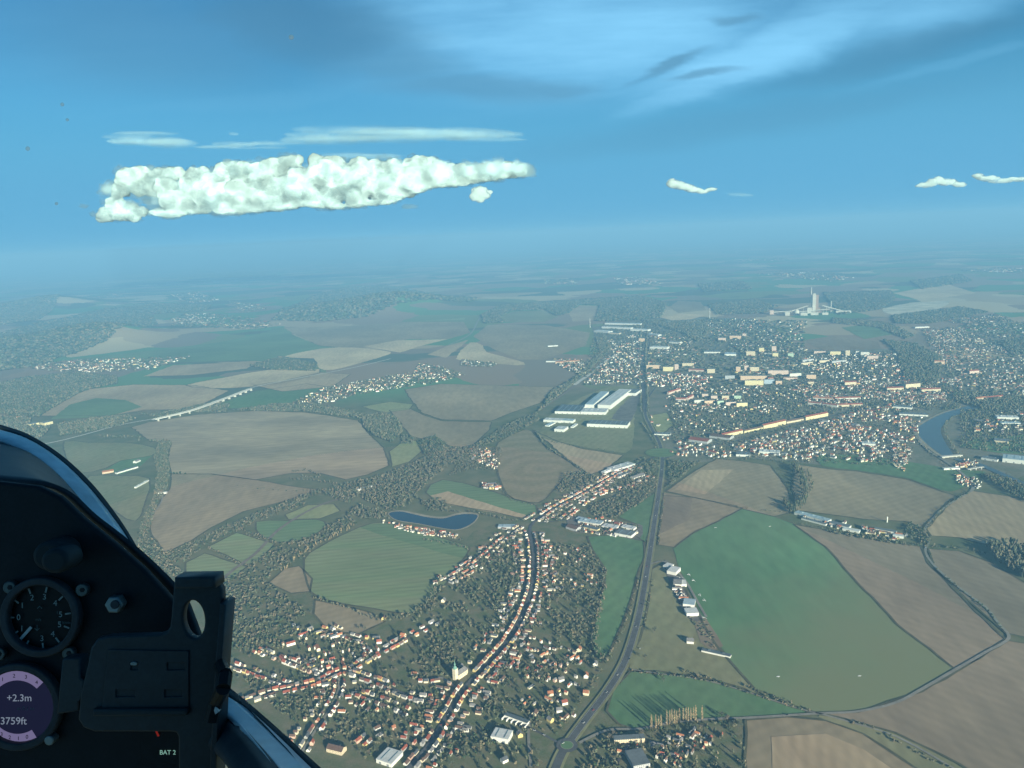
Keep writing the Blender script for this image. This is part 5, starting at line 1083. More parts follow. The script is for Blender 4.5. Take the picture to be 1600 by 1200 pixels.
# town trees
for px in ([(930, 520), (1010, 500), (1010, 600), (905, 602)], [(1012, 500), (1200, 505), (1250, 545), (1250, 600), (1012, 605)], [(1250, 550), (1400, 550), (1440, 600), (1250, 600)], [(1045, 605), (1250, 600), (1260, 650), (1130, 680), (1050, 690)], [(1050, 690), (1260, 655), (1430, 650), (1425, 720), (1380, 728), (1110, 718)], [(1250, 600), (1500, 600), (1500, 640), (1260, 650)], [(1440, 515), (1640, 500), (1640, 640), (1480, 600)], [(1500, 640), (1640, 640), (1640, 715), (1500, 700)]):
    wood(px, .2, 8, B=WD, mix=.35, avoid=True, rmul=.75, cap=1500)
for px, big in VILL:
    if not any(abs(px[0][0]-q) < 1 for q in (945, 1010, 1050, 1240, 1255, 1440, 1045)): wood(px, .35, 8, B=WD, mix=.4, avoid=True, rmul=.7, cap=500)
treerow([(1002, 645), (1000, 600), (999, 560), (1002, 510)], 4, 16, 11); treerow([(1013, 645), (1011, 600), (1009, 560), (1012, 510)], 4, 16, 11)
treerow([(1430, 664), (1428, 680), (1450, 705), (1490, 738)], 5, 18, 7); treerow([(1530, 640), (1490, 652), (1476, 668), (1486, 695), (1500, 712)], 6, 12, 8)
WD.c = [c*np.array((1.18, 1.14, 1.04)) for c in WD.c]; GA.c = [c*np.array((1.22, 1.2, 1.05)) for c in GA.c]
tag(link(bpy.data.objects.new('woods', WD.mesh('woods', FOL))), 'bare winter woods, tree belts and hedges across the valley', 'woods', None, 'stuff')
tag(link(bpy.data.objects.new('garden_foliage', GA.mesh('garden_foliage', FOL))), 'countless bare shrubs and trees in the village gardens', 'garden trees', None, 'stuff')
# ------------------------------------------------ single trees
BARK = mat('bark', (.10, .08, .06), 1)
def crown_mesh(name, kind, seed):
    r_ = random.Random(seed); V = []; F = []; C = []
    def leaf(p, s, col):
        a = Vector((r_.gauss(0, 1), r_.gauss(0, 1), r_.gauss(0, .8))).normalized(); b = a.orthogonal().normalized(); c = a.cross(b); i = len(V)
        for q in (b, c, -b, -c): V.append(tuple(Vector(p)+q*s*r_.uniform(.6, 1.2)))
        F.append((i, i+1, i+2, i+3)); C.extend([col]*4)
    if kind == 'poplar':
        for k in range(260):
            t = r_.random(); z = 2.5+t*26; R_ = 1.9*math.sin(math.pi*min(1, .12+t*.88))**.6*(1.05-.35*t); a = r_.uniform(0, 6.28); q = R_*r_.random()**.5
            leaf((q*math.cos(a), q*math.sin(a), z), r_.uniform(.5, .95), tuple(PALE[0]*r_.uniform(.9, 1.5)))
    elif kind == 'fir':
        for k in range(220):
            t = r_.random()**1.4; z = 1.5+t*13.5; R_ = 3.1*(1-t)+.25; a = r_.uniform(0, 6.28); q = R_*r_.random()**.45
            leaf((q*math.cos(a), q*math.sin(a), z), r_.uniform(.5, .9), tuple(DARK[r_.randrange(4)]*r_.uniform(.7, 1.3)))
    else:
        cl = [(r_.uniform(-3, 3), r_.uniform(-3, 3), r_.uniform(4.5, 10), r_.uniform(1.2, 2.1)) for _ in range(11)]
        base = BARE[r_.randrange(5)]
        for x, y, z, R_ in cl:
            sh = r_.uniform(.75, 1.3)
            for k in range(24):
                d = Vector((r_.gauss(0, 1), r_.gauss(0, 1), r_.gauss(0, .9))).normalized()*R_*r_.random()**.4
                leaf((x+d.x, y+d.y, z+d.z), r_.uniform(.3, .6), tuple(base*sh*r_.uniform(.8, 1.2)))
    return np_mesh(name, np.array(V), np.array(F), [FOL], np.array(C))
def trunk_mesh(kind):
    b = MB()
    if kind == 'poplar': b.tube((0, 0, 0), (0, 0, 24), .4, .08, 6)
    elif kind == 'fir': b.tube((0, 0, 0), (0, 0, 13), .22, .05, 6)
    else:
        b.tube((0, 0, 0), (0, 0, 4), .3, .22, 6)
        for k in range(5):
            a = k*1.26; b.tube((0, 0, 3.6), (2.4*math.cos(a), 2.4*math.sin(a), 7.5+k % 3), .16, .05, 5)
    return b.mesh('trunk', BARK)
KINDS = {k: ([crown_mesh('crown', k, s) for s in range(4)], trunk_mesh(k)) for k in ('poplar', 'fir', 'bare')}
NAMES = {'poplar': 'poplar_tree', 'fir': 'fir_tree', 'bare': 'bare_tree'}
def tree(kind, x, y, s, lab, grp):
    o = tag(empty(NAMES[kind], (x, y, .3), random.uniform(0, 6.28)), lab, 'tree', grp); o.scale = (s, s, s*random.uniform(.92, 1.1))
    link(bpy.data.objects.new('trunk', KINDS[kind][1]), o); link(bpy.data.objects.new('crown', random.choice(KINDS[kind][0])), o)
for k, (px, py) in enumerate([(1018, 1141), (1025, 1140), (1029, 1140), (1033, 1139), (1042, 1134), (1046.5, 1133), (1050, 1133), (1054, 1132), (1057.5, 1132), (1061.5, 1131), (1067.5, 1128.5), (1072, 1128), (1075.5, 1128), (1079.5, 1127.5), (1083.5, 1127), (1087, 1127), (1097, 1126.5)]):
    grp = 'pale poplars in a row above the lane'
    lab = 'single pale poplar standing apart at the end of the row' if k == 16 else 'tall pale columnar poplar, %s along the row above the lane' % nth(k+1)
    tree('poplar', *G(px, py), random.uniform(.95, 1.12), lab, grp)
ZONES = [([(345, 985), (500, 975), (640, 990), (690, 1040), (560, 1060), (345, 1050)], 44, 'among the gardens below the striped field'), ([(345, 1050), (560, 1060), (690, 1040), (650, 1180), (560, 1190), (430, 1110)], 36, 'among the houses of the lower village'), ([(640, 960), (760, 860), (815, 835), (815, 940), (740, 1020), (680, 1030)], 40, 'between the pond lane and the main street'),
         ([(845, 860), (925, 860), (938, 935), (925, 1000), (840, 960)], 40, 'in the overgrown gardens beside the long field'), ([(830, 980), (940, 1040), (900, 1120), (800, 1150), (760, 1080)], 40, 'in the villa gardens above the roundabout'), ([(690, 1145), (780, 1150), (850, 1180), (850, 1215), (680, 1215)], 16, 'at the foot of the village'), ([(955, 1150), (1060, 1140), (1160, 1130), (1165, 1210), (930, 1210)], 34, 'in the gardens below the poplar row')]
nt_ = 17
for poly_px, n, where in ZONES:
    poly = gpoly(poly_px); xs = [p[0] for p in poly]; ys = [p[1] for p in poly]; k = t = 0
    while k < n and t < 4000:
        t += 1; x, y = random.uniform(min(xs), max(xs)), random.uniform(min(ys), max(ys))
        if not pip(x, y, poly) or not free(x, y, 2.5) or not in_view(x, y, 6): continue
        kd = 'fir' if random.random() < .3 else 'bare'
        tree(kd, x, y, random.uniform(.75, 1.25), ('dark green pointed fir tree ' if kd == 'fir' else 'bare brown spreading tree ')+where, ('fir trees ' if kd == 'fir' else 'bare trees ')+where); k += 1; occupy(x, y, 2)
for px, s in (((1022, 990), 1.5), ((1008, 1032), 1.4), ((1037, 1066), 1.1), ((1136, 1128), 1.3), ((1128, 1122), 1.2)):
    tree('bare', *G(*px), s, {(1022, 990): 'large bare tree beside the bypass above the field path', (1008, 1032): 'large bare tree nearest the start of the field path', (1037, 1066): 'bare tree at the scrub row end of the poplar field', (1136, 1128): 'bare tree beside the corner of the lower lane', (1128, 1122): 'bare tree between poplar row and lane corner'}[px], 'single bare trees by the road')
# ---------------------------------------------------------------- the glider's cockpit round the pilot's eye
ROOT = Vector((-.35, .62, EYE.z-.85))
cock = tag(empty('glider_cockpit', ROOT), 'dark glider cockpit with instrument panel, coaming and pale canopy rail', 'cockpit')
AX = Matrix((( _r.x, _u.x, -_f.x), (_r.y, _u.y, -_f.y), (_r.z, _u.z, -_f.z)))
BLK = mat('matt_black_panel', (.014, .018, .022), .65, var=.25, scale=40, spec=.25)
BLK2 = mat('dark_grey_coaming', (.042, .052, .060), .55, var=.3, scale=25, spec=.3)
HOLD = mat('black_plastic_holder', (.028, .040, .046), .5, var=.2, scale=30, spec=.35)
RAILM = mat('pale_gelcoat_rail', (.74, .82, .84), .3, var=.22, scale=5, spec=.5)
SEAL = mat('dark_rubber_seal', (.015, .030, .036), .6, spec=.3)
STEEL = mat('dull_steel', (.20, .24, .24), .4, spec=.5, metal=.6)
MARK = mat('dial_white', (.30, .35, .33), .6)
def emis(name, c, s):
    mm = bpy.data.materials.new(name); mm.use_nodes = True; b = mm.node_tree.nodes['Principled BSDF']; b.inputs['Base Color'].default_value = (0, 0, 0, 1)
    b.inputs['Emission Color'].default_value = (*c, 1); b.inputs['Emission Strength'].default_value = s; b.inputs['Specular IOR Level'].default_value = .1; return mm
RINGM = emis('lit_scale_ring', (.24, .21, .40), .24); DIGM = emis('lit_digits', (.45, .55, .72), .15); SCRM = emis('lit_screen_ground', (.01, .012, .035), .35); REDM = emis('lit_red_needle', (.5, .04, .03), .12); DIM = emis('lit_battery_text', (.25, .5, .42), .3)
def place(o, px, py, d):
    p = P(px, py, d)-ROOT; o.matrix_basis = Matrix.Translation(p) @ AX.to_4x4()
def plate(name, outlines, d, thick, m_, parent=None, bevel=.002, root=ROOT):
    """flat part facing the pilot: px outlines (the first is the edge, the rest are holes), d metres ahead, real thickness"""
    cx = sum(p[0] for p in outlines[0])/len(outlines[0]); cyy = sum(p[1] for p in outlines[0])/len(outlines[0]); k = d/FPX
    cu = bpy.data.curves.new(name, 'CURVE'); cu.dimensions = '2D'; cu.fill_mode = 'BOTH'; cu.extrude = thick/2; cu.bevel_depth = bevel; cu.bevel_resolution = 2
    for ol in outlines:
        sp = cu.splines.new('POLY'); sp.points.add(len(ol)-1); sp.use_cyclic_u = True
        for q, p in zip(sp.points, ol): q.co = ((p[0]-cx)*k, -(p[1]-cyy)*k, 0, 1)
    t = bpy.data.objects.new('tmp', cu); COL.objects.link(t); dg = bpy.context.evaluated_depsgraph_get(); me = bpy.data.meshes.new_from_object(t.evaluated_get(dg)); me.name = name
    bpy.data.objects.remove(t); bpy.data.curves.remove(cu)
    me.materials.clear(); me.materials.append(m_)
    o = bpy.data.objects.new(name, me); link(o, parent or cock)
    c = P(cx, cyy, d)+_f*(thick/2)
    o.matrix_basis = Matrix.Translation(c-root) @ AX.to_4x4()
    return o
def sub(o, parent):          # hang o under a part of the cockpit without moving it
    o.parent = parent; o.matrix_basis = parent.matrix_basis.inverted() @ o.matrix_basis; return o
def text(s, px, py, d, hpx, m_, parent, name='lettering'):
    cu = bpy.data.curves.new(name, 'FONT'); cu.body = s; cu.size = hpx*1.4*d/FPX; cu.align_x = 'CENTER'; cu.align_y = 'CENTER'; cu.extrude = .0001
    t = bpy.data.objects.new('tmp', cu); COL.objects.link(t); me = bpy.data.meshes.new_from_object(t.evaluated_get(bpy.context.evaluated_depsgraph_get())); me.name = name
    bpy.data.objects.remove(t); bpy.data.curves.remove(cu)
    me.materials.clear(); me.materials.append(m_); o = bpy.data.objects.new(name, me); link(o, cock); place(o, px, py, d); sub(o, parent); return o
def circ(cx, cyy, r, n=40, ry=None): return [(cx+r*math.cos(2*math.pi*i/n), cyy+(ry or r)*math.sin(2*math.pi*i/n)) for i in range(n)]
def ribbon(name, rows, m_, parent=None, thick=.004):
    """a lofted shell: rows of points across, each row a list of 3-D points along"""
    V = [p-ROOT for r_ in rows for p in r_]; n = len(rows[0]); F = []
    for i in range(len(rows)-1):
        for j in range(n-1): F.append((i*n+j, i*n+j+1, (i+1)*n+j+1, (i+1)*n+j))
    me = bpy.data.meshes.new(name); me.from_pydata([tuple(v) for v in V], [], F); me.materials.append(m_)
    for p in me.polygons: p.use_smooth = True
    o = bpy.data.objects.new(name, me); link(o, parent or cock)
    so_ = o.modifiers.new('thickness', 'SOLIDIFY'); so_.thickness = thick; so_.offset = 0
    return o
def curve3(px, d0, d1, n=6):
    pts = smooth(px, n); return [P(x, y, d0+(d1-d0)*i/(len(pts)-1)) for i, (x, y) in enumerate(pts)]
def lerp_rows(A, B, ts, bulge):
    out = []
    for t in ts: out.append([a.lerp(b, t)-_f*bulge*math.sin(math.pi*t) for a, b in zip(A, B)])
    return out
O1 = [(-160, 640), (-60, 650), (0, 667), (45, 683), (95, 715), (140, 757), (178, 805), (207, 850), (228, 893), (246, 940), (262, 1000)]
I1 = [(-160, 662), (-60, 674), (0, 690), (42, 704), (84, 735), (121, 775), (152, 817), (176, 855), (196, 893), (212, 940), (226, 1000)]
E1 = [(-160, 752), (-60, 754), (0, 757), (60, 763), (95, 779), (131, 812), (180, 850), (226, 890), (272, 938), (290, 975), (310, 1030)]
A, B = curve3(O1, 1.32, .95), curve3(I1, 1.28, .92); Ein = curve3(E1, .80, .765)
def inset(A, B, t): return [a.lerp(b, t) for a, b in zip(A, B)]
ribbon('canopy_rail', lerp_rows(inset(A, B, .12), inset(A, B, .93), [i/8 for i in range(9)], .03), RAILM, thick=.006)
ribbon('rail_seal', lerp_rows(A, inset(A, B, .16), [0, .5, 1], .012), SEAL, thick=.008); ribbon('rail_seal', lerp_rows(inset(A, B, .90), inset(A, B, 1.06), [0, .5, 1], .008), SEAL, thick=.006)
coam = ribbon('coaming', lerp_rows(inset(A, B, 1.0), [e+_f*.02 for e in Ein], [i/10 for i in range(11)], .03), BLK2, thick=.005)
for px, py, d in ((34, 730, 1.03), (116, 787, 1.0), (190, 870, .93)):
    b = plate('bolt', [circ(px, py, 5, 12)], d, .004, STEEL, bevel=.0006); sub(b, coam)
# lower rail beside the pilot
O2 = [(250, 985), (285, 1010), (318, 1040), (345, 1067), (385, 1100), (425, 1135), (460, 1167), (498, 1203), (560, 1262)]
I2 = [(240, 1010), (275, 1035), (308, 1066), (336, 1094), (364, 1122), (392, 1152), (420, 1185), (448, 1222), (500, 1290)]
A2, B2 = curve3(O2, .92, .55), curve3(I2, .90, .52)
ribbon('canopy_rail', lerp_rows(inset(A2, B2, .2), inset(A2, B2, .98), [i/8 for i in range(9)], .015), RAILM); ribbon('rail_seal', lerp_rows(A2, inset(A2, B2, .26), [0, .5, 1], .008), SEAL, thick=.006)
ribbon('side_sill', lerp_rows(inset(A2, B2, .95), curve3([(200, 1120), (240, 1130), (280, 1150), (320, 1165), (352, 1185), (372, 1215), (380, 1250), (380, 1290), (380, 1330)], .86, .5), [i/6 for i in range(7)], .02), BLK2)
# instrument panel
panel = plate('instrument_panel', [[(-90, 750), (0, 757), (60, 764), (93, 780), (129, 814), (178, 853), (224, 893), (268, 941), (286, 985), (305, 1040), (322, 1110), (330, 1260), (-90, 1260)]], .765, .004, BLK, bevel=.003)
edge = [(0, 757), (60, 764), (93, 780), (129, 814), (178, 853), (224, 893), (268, 941)]
def frame(cx, cyy, r, d=.758):
    o = plate('bezel', [circ(cx, cyy, r+7), circ(cx, cyy, r)], d, .006, BLK2, bevel=.0015); return o
VD = .757
vario = plate('variometer', [circ(62, 965, 53)], .760, .002, mat('dial_black', (.006, .008, .009), .5), bevel=.0003)
sub(frame(62, 965, 53, .752), vario)
for k, ch in enumerate(('0', '1', '2', '3', '4', '5')):
    ang = math.pi-k*.60; text(ch, 62+33*math.cos(ang), 965-33*math.sin(ang), VD, 9, MARK, vario, 'numeral')
    if k:
        ang = math.pi+k*.56
        if k != 2: text(ch, 62+33*math.cos(ang), 965-33*math.sin(ang), VD, 9, MARK, vario, 'numeral')
def tick(ang, r0, r1, wdt, name='tick', m_=MARK):
    c, s = math.cos(ang), -math.sin(ang); n = (-s, c); q = []
    for r, sg in ((r0, 1), (r1, 1), (r1, -1), (r0, -1)): q.append((62+c*r+n[0]*wdt*sg, 965+s*r+n[1]*wdt*sg))
    sub(plate(name, [q], VD, .0004, m_, bevel=0), vario)
for k in range(6):
    tick(math.pi-k*.60, 40, 49, 1.2)
    if k: tick(math.pi+k*.56, 40, 49, 1.2)
tick(math.pi+.84, 20, 47, 2.2, 'needle', mat('needle_white', (.55, .58, .55), .5))
for s, px, py, h in (('m/s', 60, 968, 4.5), ('\u2191', 62, 952, 9), ('\u2193', 58, 982, 9), ('1 x', 92, 957, 4.5), ('10 ft/min', 100, 973, 4)): text(s, px, py, VD, h, mat('dim_dial_print', (.10, .15, .15), .6), vario)
for px, py in ((15, 918), (128, 922), (107, 1021), (-2, 1022)):
    b = plate('bolt', [circ(px, py, 8.5, 16)], .755, .004, mat('dark_steel', (.07, .09, .09), .4, metal=.5, spec=.5), bevel=.001); sub(b, panel)
    b = plate('bolt_socket', [circ(px, py, 3.6, 6)], .7535, .001, BLK, bevel=.0002); sub(b, panel)
b = plate('hex_bolt', [circ(178, 945, 11.5, 6)], .752, .008, STEEL, bevel=.0015); sub(b, panel); b = plate('bolt_socket', [circ(179, 945, 6, 12)], .749, .002, BLK2, bevel=.0005); sub(b, panel)
b = plate('knob', [circ(80, 868, 20, 24, 17)], .735, .022, mat('grey_knob', (.022, .030, .033), .6), bevel=.004); sub(b, panel); b = plate('knob', [circ(88, 876, 15, 24, 13)], .715, .02, mat('grey_knob', (.022, .030, .033), .6), bevel=.004); sub(b, panel)
# round flight display
disp = plate('flight_display', [circ(27, 1105, 58)], .760, .002, SCRM, bevel=.0003); sub(frame(27, 1105, 59, .753), disp)
def arc(a0, a1, r0, r1, n=22): return [(27+r1*math.cos(a0+(a1-a0)*i/n), 1105-r1*math.sin(a0+(a1-a0)*i/n)) for i in range(n+1)]+[(27+r0*math.cos(a1+(a0-a1)*i/n), 1105-r0*math.sin(a1+(a0-a1)*i/n)) for i in range(n+1)]
for a0, a1 in ((R(44), R(215)), (R(-58), R(-140))): sub(plate('scale_ring', [arc(a0, a1, 42, 57)], VD, .0004, RINGM, bevel=0), disp)
RD = mat('ring_print', (.02, .02, .03), .6)
for k, ch in enumerate(('1', '2', '3', '4')):
    an = R(118-k*22); text(ch, 27+49*math.cos(an), 1105-49*math.sin(an), .7562, 6, RD, disp, 'numeral')
for k in range(4):
    an = R(-72-k*16); text(str(k), 27+49*math.cos(an), 1105-49*math.sin(an), .7562, 6, RD, disp, 'numeral')
text('+2.3m', 30, 1091, VD, 11, DIGM, disp, 'readout'); text('w 0.1 m', 40, 1107, VD, 6, mat('dim_screen_print', (.1, .12, .16), .6), disp, 'readout'); text('3759ft', 21, 1127, VD, 11.5, DIGM, disp, 'readout')

gauge = plate('battery_gauge', [[(222, 1130), (285, 1130), (285, 1192), (222, 1192)]], .762, .002, BLK, bevel=.0005)
sub(plate('needle', [[(241, 1139), (243, 1138), (249, 1150), (246, 1151)]], .7595, .0004, REDM, bevel=0), gauge); text('BAT 2', 262, 1176, .7595, 7, DIM, gauge)
b = plate('switch', [circ(77, 1157, 6, 12)], .752, .008, STEEL, bevel=.001); sub(b, panel)
# canopy glass, unseen sun-blocking board behind the eye, nose shell
gl = bpy.data.materials.new('canopy_perspex'); gl.use_nodes = True; gn = gl.node_tree.nodes; gn.remove(gn['Principled BSDF']); tb = gn.new('ShaderNodeBsdfTransparent'); tb.inputs[0].default_value = (.905, .985, .98, 1); gl.node_tree.links.new(tb.outputs[0], gn['Material Output'].inputs[0])
V = []; F = []; nu, nv = 48, 20
for j in range(nv+1):
    ph = R(-20)+(R(90)-R(-20))*j/nv
    for i in range(nu):
        th = 2*math.pi*i/nu; V.append((EYE.x-.30+1.15*math.cos(th)*math.cos(ph)-ROOT.x, EYE.y+.15+2.1*math.sin(th)*math.cos(ph)-ROOT.y, EYE.z-.25+.95*math.sin(ph)-ROOT.z))
for j in range(nv):
    for i in range(nu): F.append((j*nu+i, j*nu+(i+1) % nu, (j+1)*nu+(i+1) % nu, (j+1)*nu+i))
GC_ = Vector((EYE.x-.30, EYE.y+.15, EYE.z-.25))
def on_glass(px, py):          # where a line of sight leaves the canopy
    d = raydir(px, py); o = EYE-GC_; q = Vector((1/1.15, 1/2.1, 1/.95)); dd = Vector((d.x*q.x, d.y*q.y, d.z*q.z)); oo = Vector((o.x*q.x, o.y*q.y, o.z*q.z))
    a, b, c = dd.dot(dd), oo.dot(dd), oo.dot(oo)-1; return (-b+math.sqrt(b*b-a*c))/a
me = bpy.data.meshes.new('canopy_glass'); me.from_pydata(V, [], F); me.materials.append(gl); glass = link(bpy.data.objects.new('canopy_glass', me), cock)
SPK = bpy.data.materials.new('dust_speck'); SPK.use_nodes = True; SPK.node_tree.nodes['Principled BSDF'].inputs['Base Color'].default_value = (.05, .08, .10, 1); SPK.node_tree.nodes['Principled BSDF'].inputs['Alpha'].default_value = .32
for px, py, r in ((455, 58, 4), (43, 232, 3.5), (97, 163, 3), (105, 187, 2.5), (88, 318, 2.5)): plate('dust_speck', [circ(px, py, r, 10)], on_glass(px, py)-.004, .001, SPK, glass, 0)
q = MB(); q.prism([(-.75, -.62), (.75, -.62), (.75, -.55), (-.75, -.55)], -1.3, .30); q.prism([(-.30, -.56), (.42, -.56), (.36, -.40), (-.24, -.40)], -.9, .22)
bo = q.build('shade_board', BLK2, cock); bo.location = (EYE.x-ROOT.x, EYE.y-ROOT.y, EYE.z-ROOT.z)  # unseen board added behind the eye to keep the sun off the cockpit
# ---- device holder clamped in front of the panel
hold = tag(empty('device_holder', ROOT), 'empty black plastic device holder with oval finger hole beside the panel', 'holder')
hole = [(304+20*math.cos(t)+2*math.sin(t), 967+33*math.sin(t)) for t in np.linspace(0, 2*math.pi, 37)[:-1]]
outl = [(276, 912), (282, 908), (331, 907), (339, 911), (345, 922), (346, 945), (340, 1060), (330, 1260), (284, 1260), (283, 1150), (279, 1141), (270, 1139), (150, 1139), (134, 1133), (127, 1122), (130, 1085), (141, 1040), (147, 1012), (156, 1000), (172, 996), (250, 994), (263, 990), (270, 980), (272, 962)]
def hp(name, ols, d, th, m_=HOLD, bev=.002):
    o = plate(name, ols, d, th, m_, hold, bev); return o
bp_ = hp('back_plate', [outl, hole[::-1]], .70, .006)
hp('top_lip', [[(277, 905), (333, 904), (334, 915), (277, 916)]], .685, .02)
hp('side_flange', [[(346, 944), (352, 946), (343, 1060), (334, 1260), (327, 1260), (337, 1060)]], .685, .022, HOLD, .001)
hp('raised_pad', [[(170, 1016), (294, 1018), (294, 1112), (160, 1112)], [(203, 1034), (217, 1034), (217, 1048), (203, 1048)][::-1], [(260, 1034), (290, 1034), (290, 1048), (260, 1048)][::-1], [(180, 1076), (212, 1076), (212, 1090), (180, 1090)][::-1], [(256, 1076), (286, 1076), (286, 1090), (256, 1090)][::-1]], .697, .003, HOLD, .0006)
hp('rib', [[(150, 1111), (290, 1110), (290, 1114), (150, 1115)]], .694, .003, mat('worn_plastic_edge', (.03, .042, .046), .5)); hp('slot_glint', [circ(209, 1037, 5, 10, 2.5)], .6955, .002, STEEL, .0004)  # small steel disc put in as the bright highlight inside the slot
hp('side_clip', [[(101, 1031), (124, 1030), (124, 1060), (130, 1064), (128, 1090), (122, 1094), (122, 1108), (93, 1112)]], .70, .012, HOLD, .0015)
q = MB(); pts = [P(338, 1095, .66), P(349, 1075, .64), P(352, 1055, .65), P(345, 1040, .68), P(340, 1110, .66)]
for a, b_ in zip(pts[:-2], pts[1:-1]): q.tube(a-ROOT, b_-ROOT, .006, .006, 10)
q.tube(P(338, 1095, .66)-ROOT, P(330, 1125, .66)-ROOT, .006, .006, 10); q.build('cable', mat('cable_black', (.01, .012, .013), .5), hold)
hp('cable_glint', [[(333, 1106), (337, 1104), (341, 1112), (337, 1115)]], .655, .006, mat('glint_white', (.6, .6, .58), .5), .0005)  # white chip stands in for the glint on the black cable
# ---------------------------------------------------------------- clouds
from mathutils import noise as mn
def cloud_mat(name, col, lo, hi, amax, nscale, nw=.5, tlf=.3, nz_=.9):
    mm = bpy.data.materials.new(name); mm.use_nodes = True; n = mm.node_tree.nodes; l = mm.node_tree.links; n.remove(n['Principled BSDF'])
    m1 = n.new('ShaderNodeBsdfPrincipled'); m1.inputs['Base Color'].default_value = (*col, 1); m1.inputs['Roughness'].default_value = 1; m1.inputs['Specular IOR Level'].default_value = 0
    m1.subsurface_method = 'BURLEY'; m1.inputs['Subsurface Weight'].default_value = tlf; m1.inputs['Subsurface Radius'].default_value = (1, 1, 1); m1.inputs['Subsurface Scale'].default_value = 260     # sunlight wanders inside a cloud
    g_ = n.new('ShaderNodeNewGeometry'); vz = n.new('ShaderNodeVectorMath'); vz.operation = 'MULTIPLY_ADD'; vz.inputs[1].default_value = (nw,)*3; vz.inputs[2].default_value = tuple((sd*.55+Vector((0, 0, .25)))*(1-nw)*1.4); l.new(g_.outputs['Normal'], vz.inputs[0])
    vn = n.new('ShaderNodeVectorMath'); vn.operation = 'NORMALIZE'; l.new(vz.outputs[0], vn.inputs[0]); l.new(vn.outputs[0], m1.inputs['Normal'])
    tr = n.new('ShaderNodeBsdfTransparent'); lw = n.new('ShaderNodeLayerWeight'); lw.inputs[0].default_value = .5
    tc = n.new('ShaderNodeTexCoord'); nz = n.new('ShaderNodeTexNoise'); nz.inputs['Scale'].default_value = nscale; nz.inputs['Detail'].default_value = 6; nz.inputs['Roughness'].default_value = .65; l.new(tc.outputs['Object'], nz.inputs['Vector'])
    ad = n.new('ShaderNodeMath'); ad.operation = 'MULTIPLY_ADD'; l.new(nz.outputs[0], ad.inputs[0]); ad.inputs[1].default_value = nz_; ad.inputs[2].default_value = -nz_/2
    a2 = n.new('ShaderNodeMath'); a2.operation = 'ADD'; l.new(lw.outputs['Facing'], a2.inputs[0]); l.new(ad.outputs[0], a2.inputs[1])
    mr = n.new('ShaderNodeMapRange'); mr.interpolation_type = 'SMOOTHSTEP'; mr.inputs['From Min'].default_value = hi; mr.inputs['From Max'].default_value = lo; mr.inputs['To Min'].default_value = 0; mr.inputs['To Max'].default_value = amax; l.new(a2.outputs[0], mr.inputs['Value'])
    m2 = n.new('ShaderNodeMixShader'); l.new(mr.outputs[0], m2.inputs[0]); l.new(tr.outputs[0], m2.inputs[1]); l.new(m1.outputs[0], m2.inputs[2]); l.new(m2.outputs[0], n['Material Output'].inputs[0])
    return mm
def subdiv(V, F, k):
    for _ in range(k):
        mid = {}; V = [tuple(v) for v in V]; nf = []
        def md(a, b):
            key = (min(a, b), max(a, b))
            if key not in mid:
                p = np.array(V[a])+np.array(V[b]); p /= np.linalg.norm(p); mid[key] = len(V); V.append(tuple(p))
            return mid[key]
        for a, b, c in F:
            x, y, z = md(a, b), md(b, c), md(c, a); nf += [(a, x, z), (b, y, x), (c, z, y), (x, y, z)]
        F = nf
    return np.array(V), np.array(F)
SV, SF = subdiv(IV, IF, 3); SV2, SF2 = subdiv(IV, IF, 2)
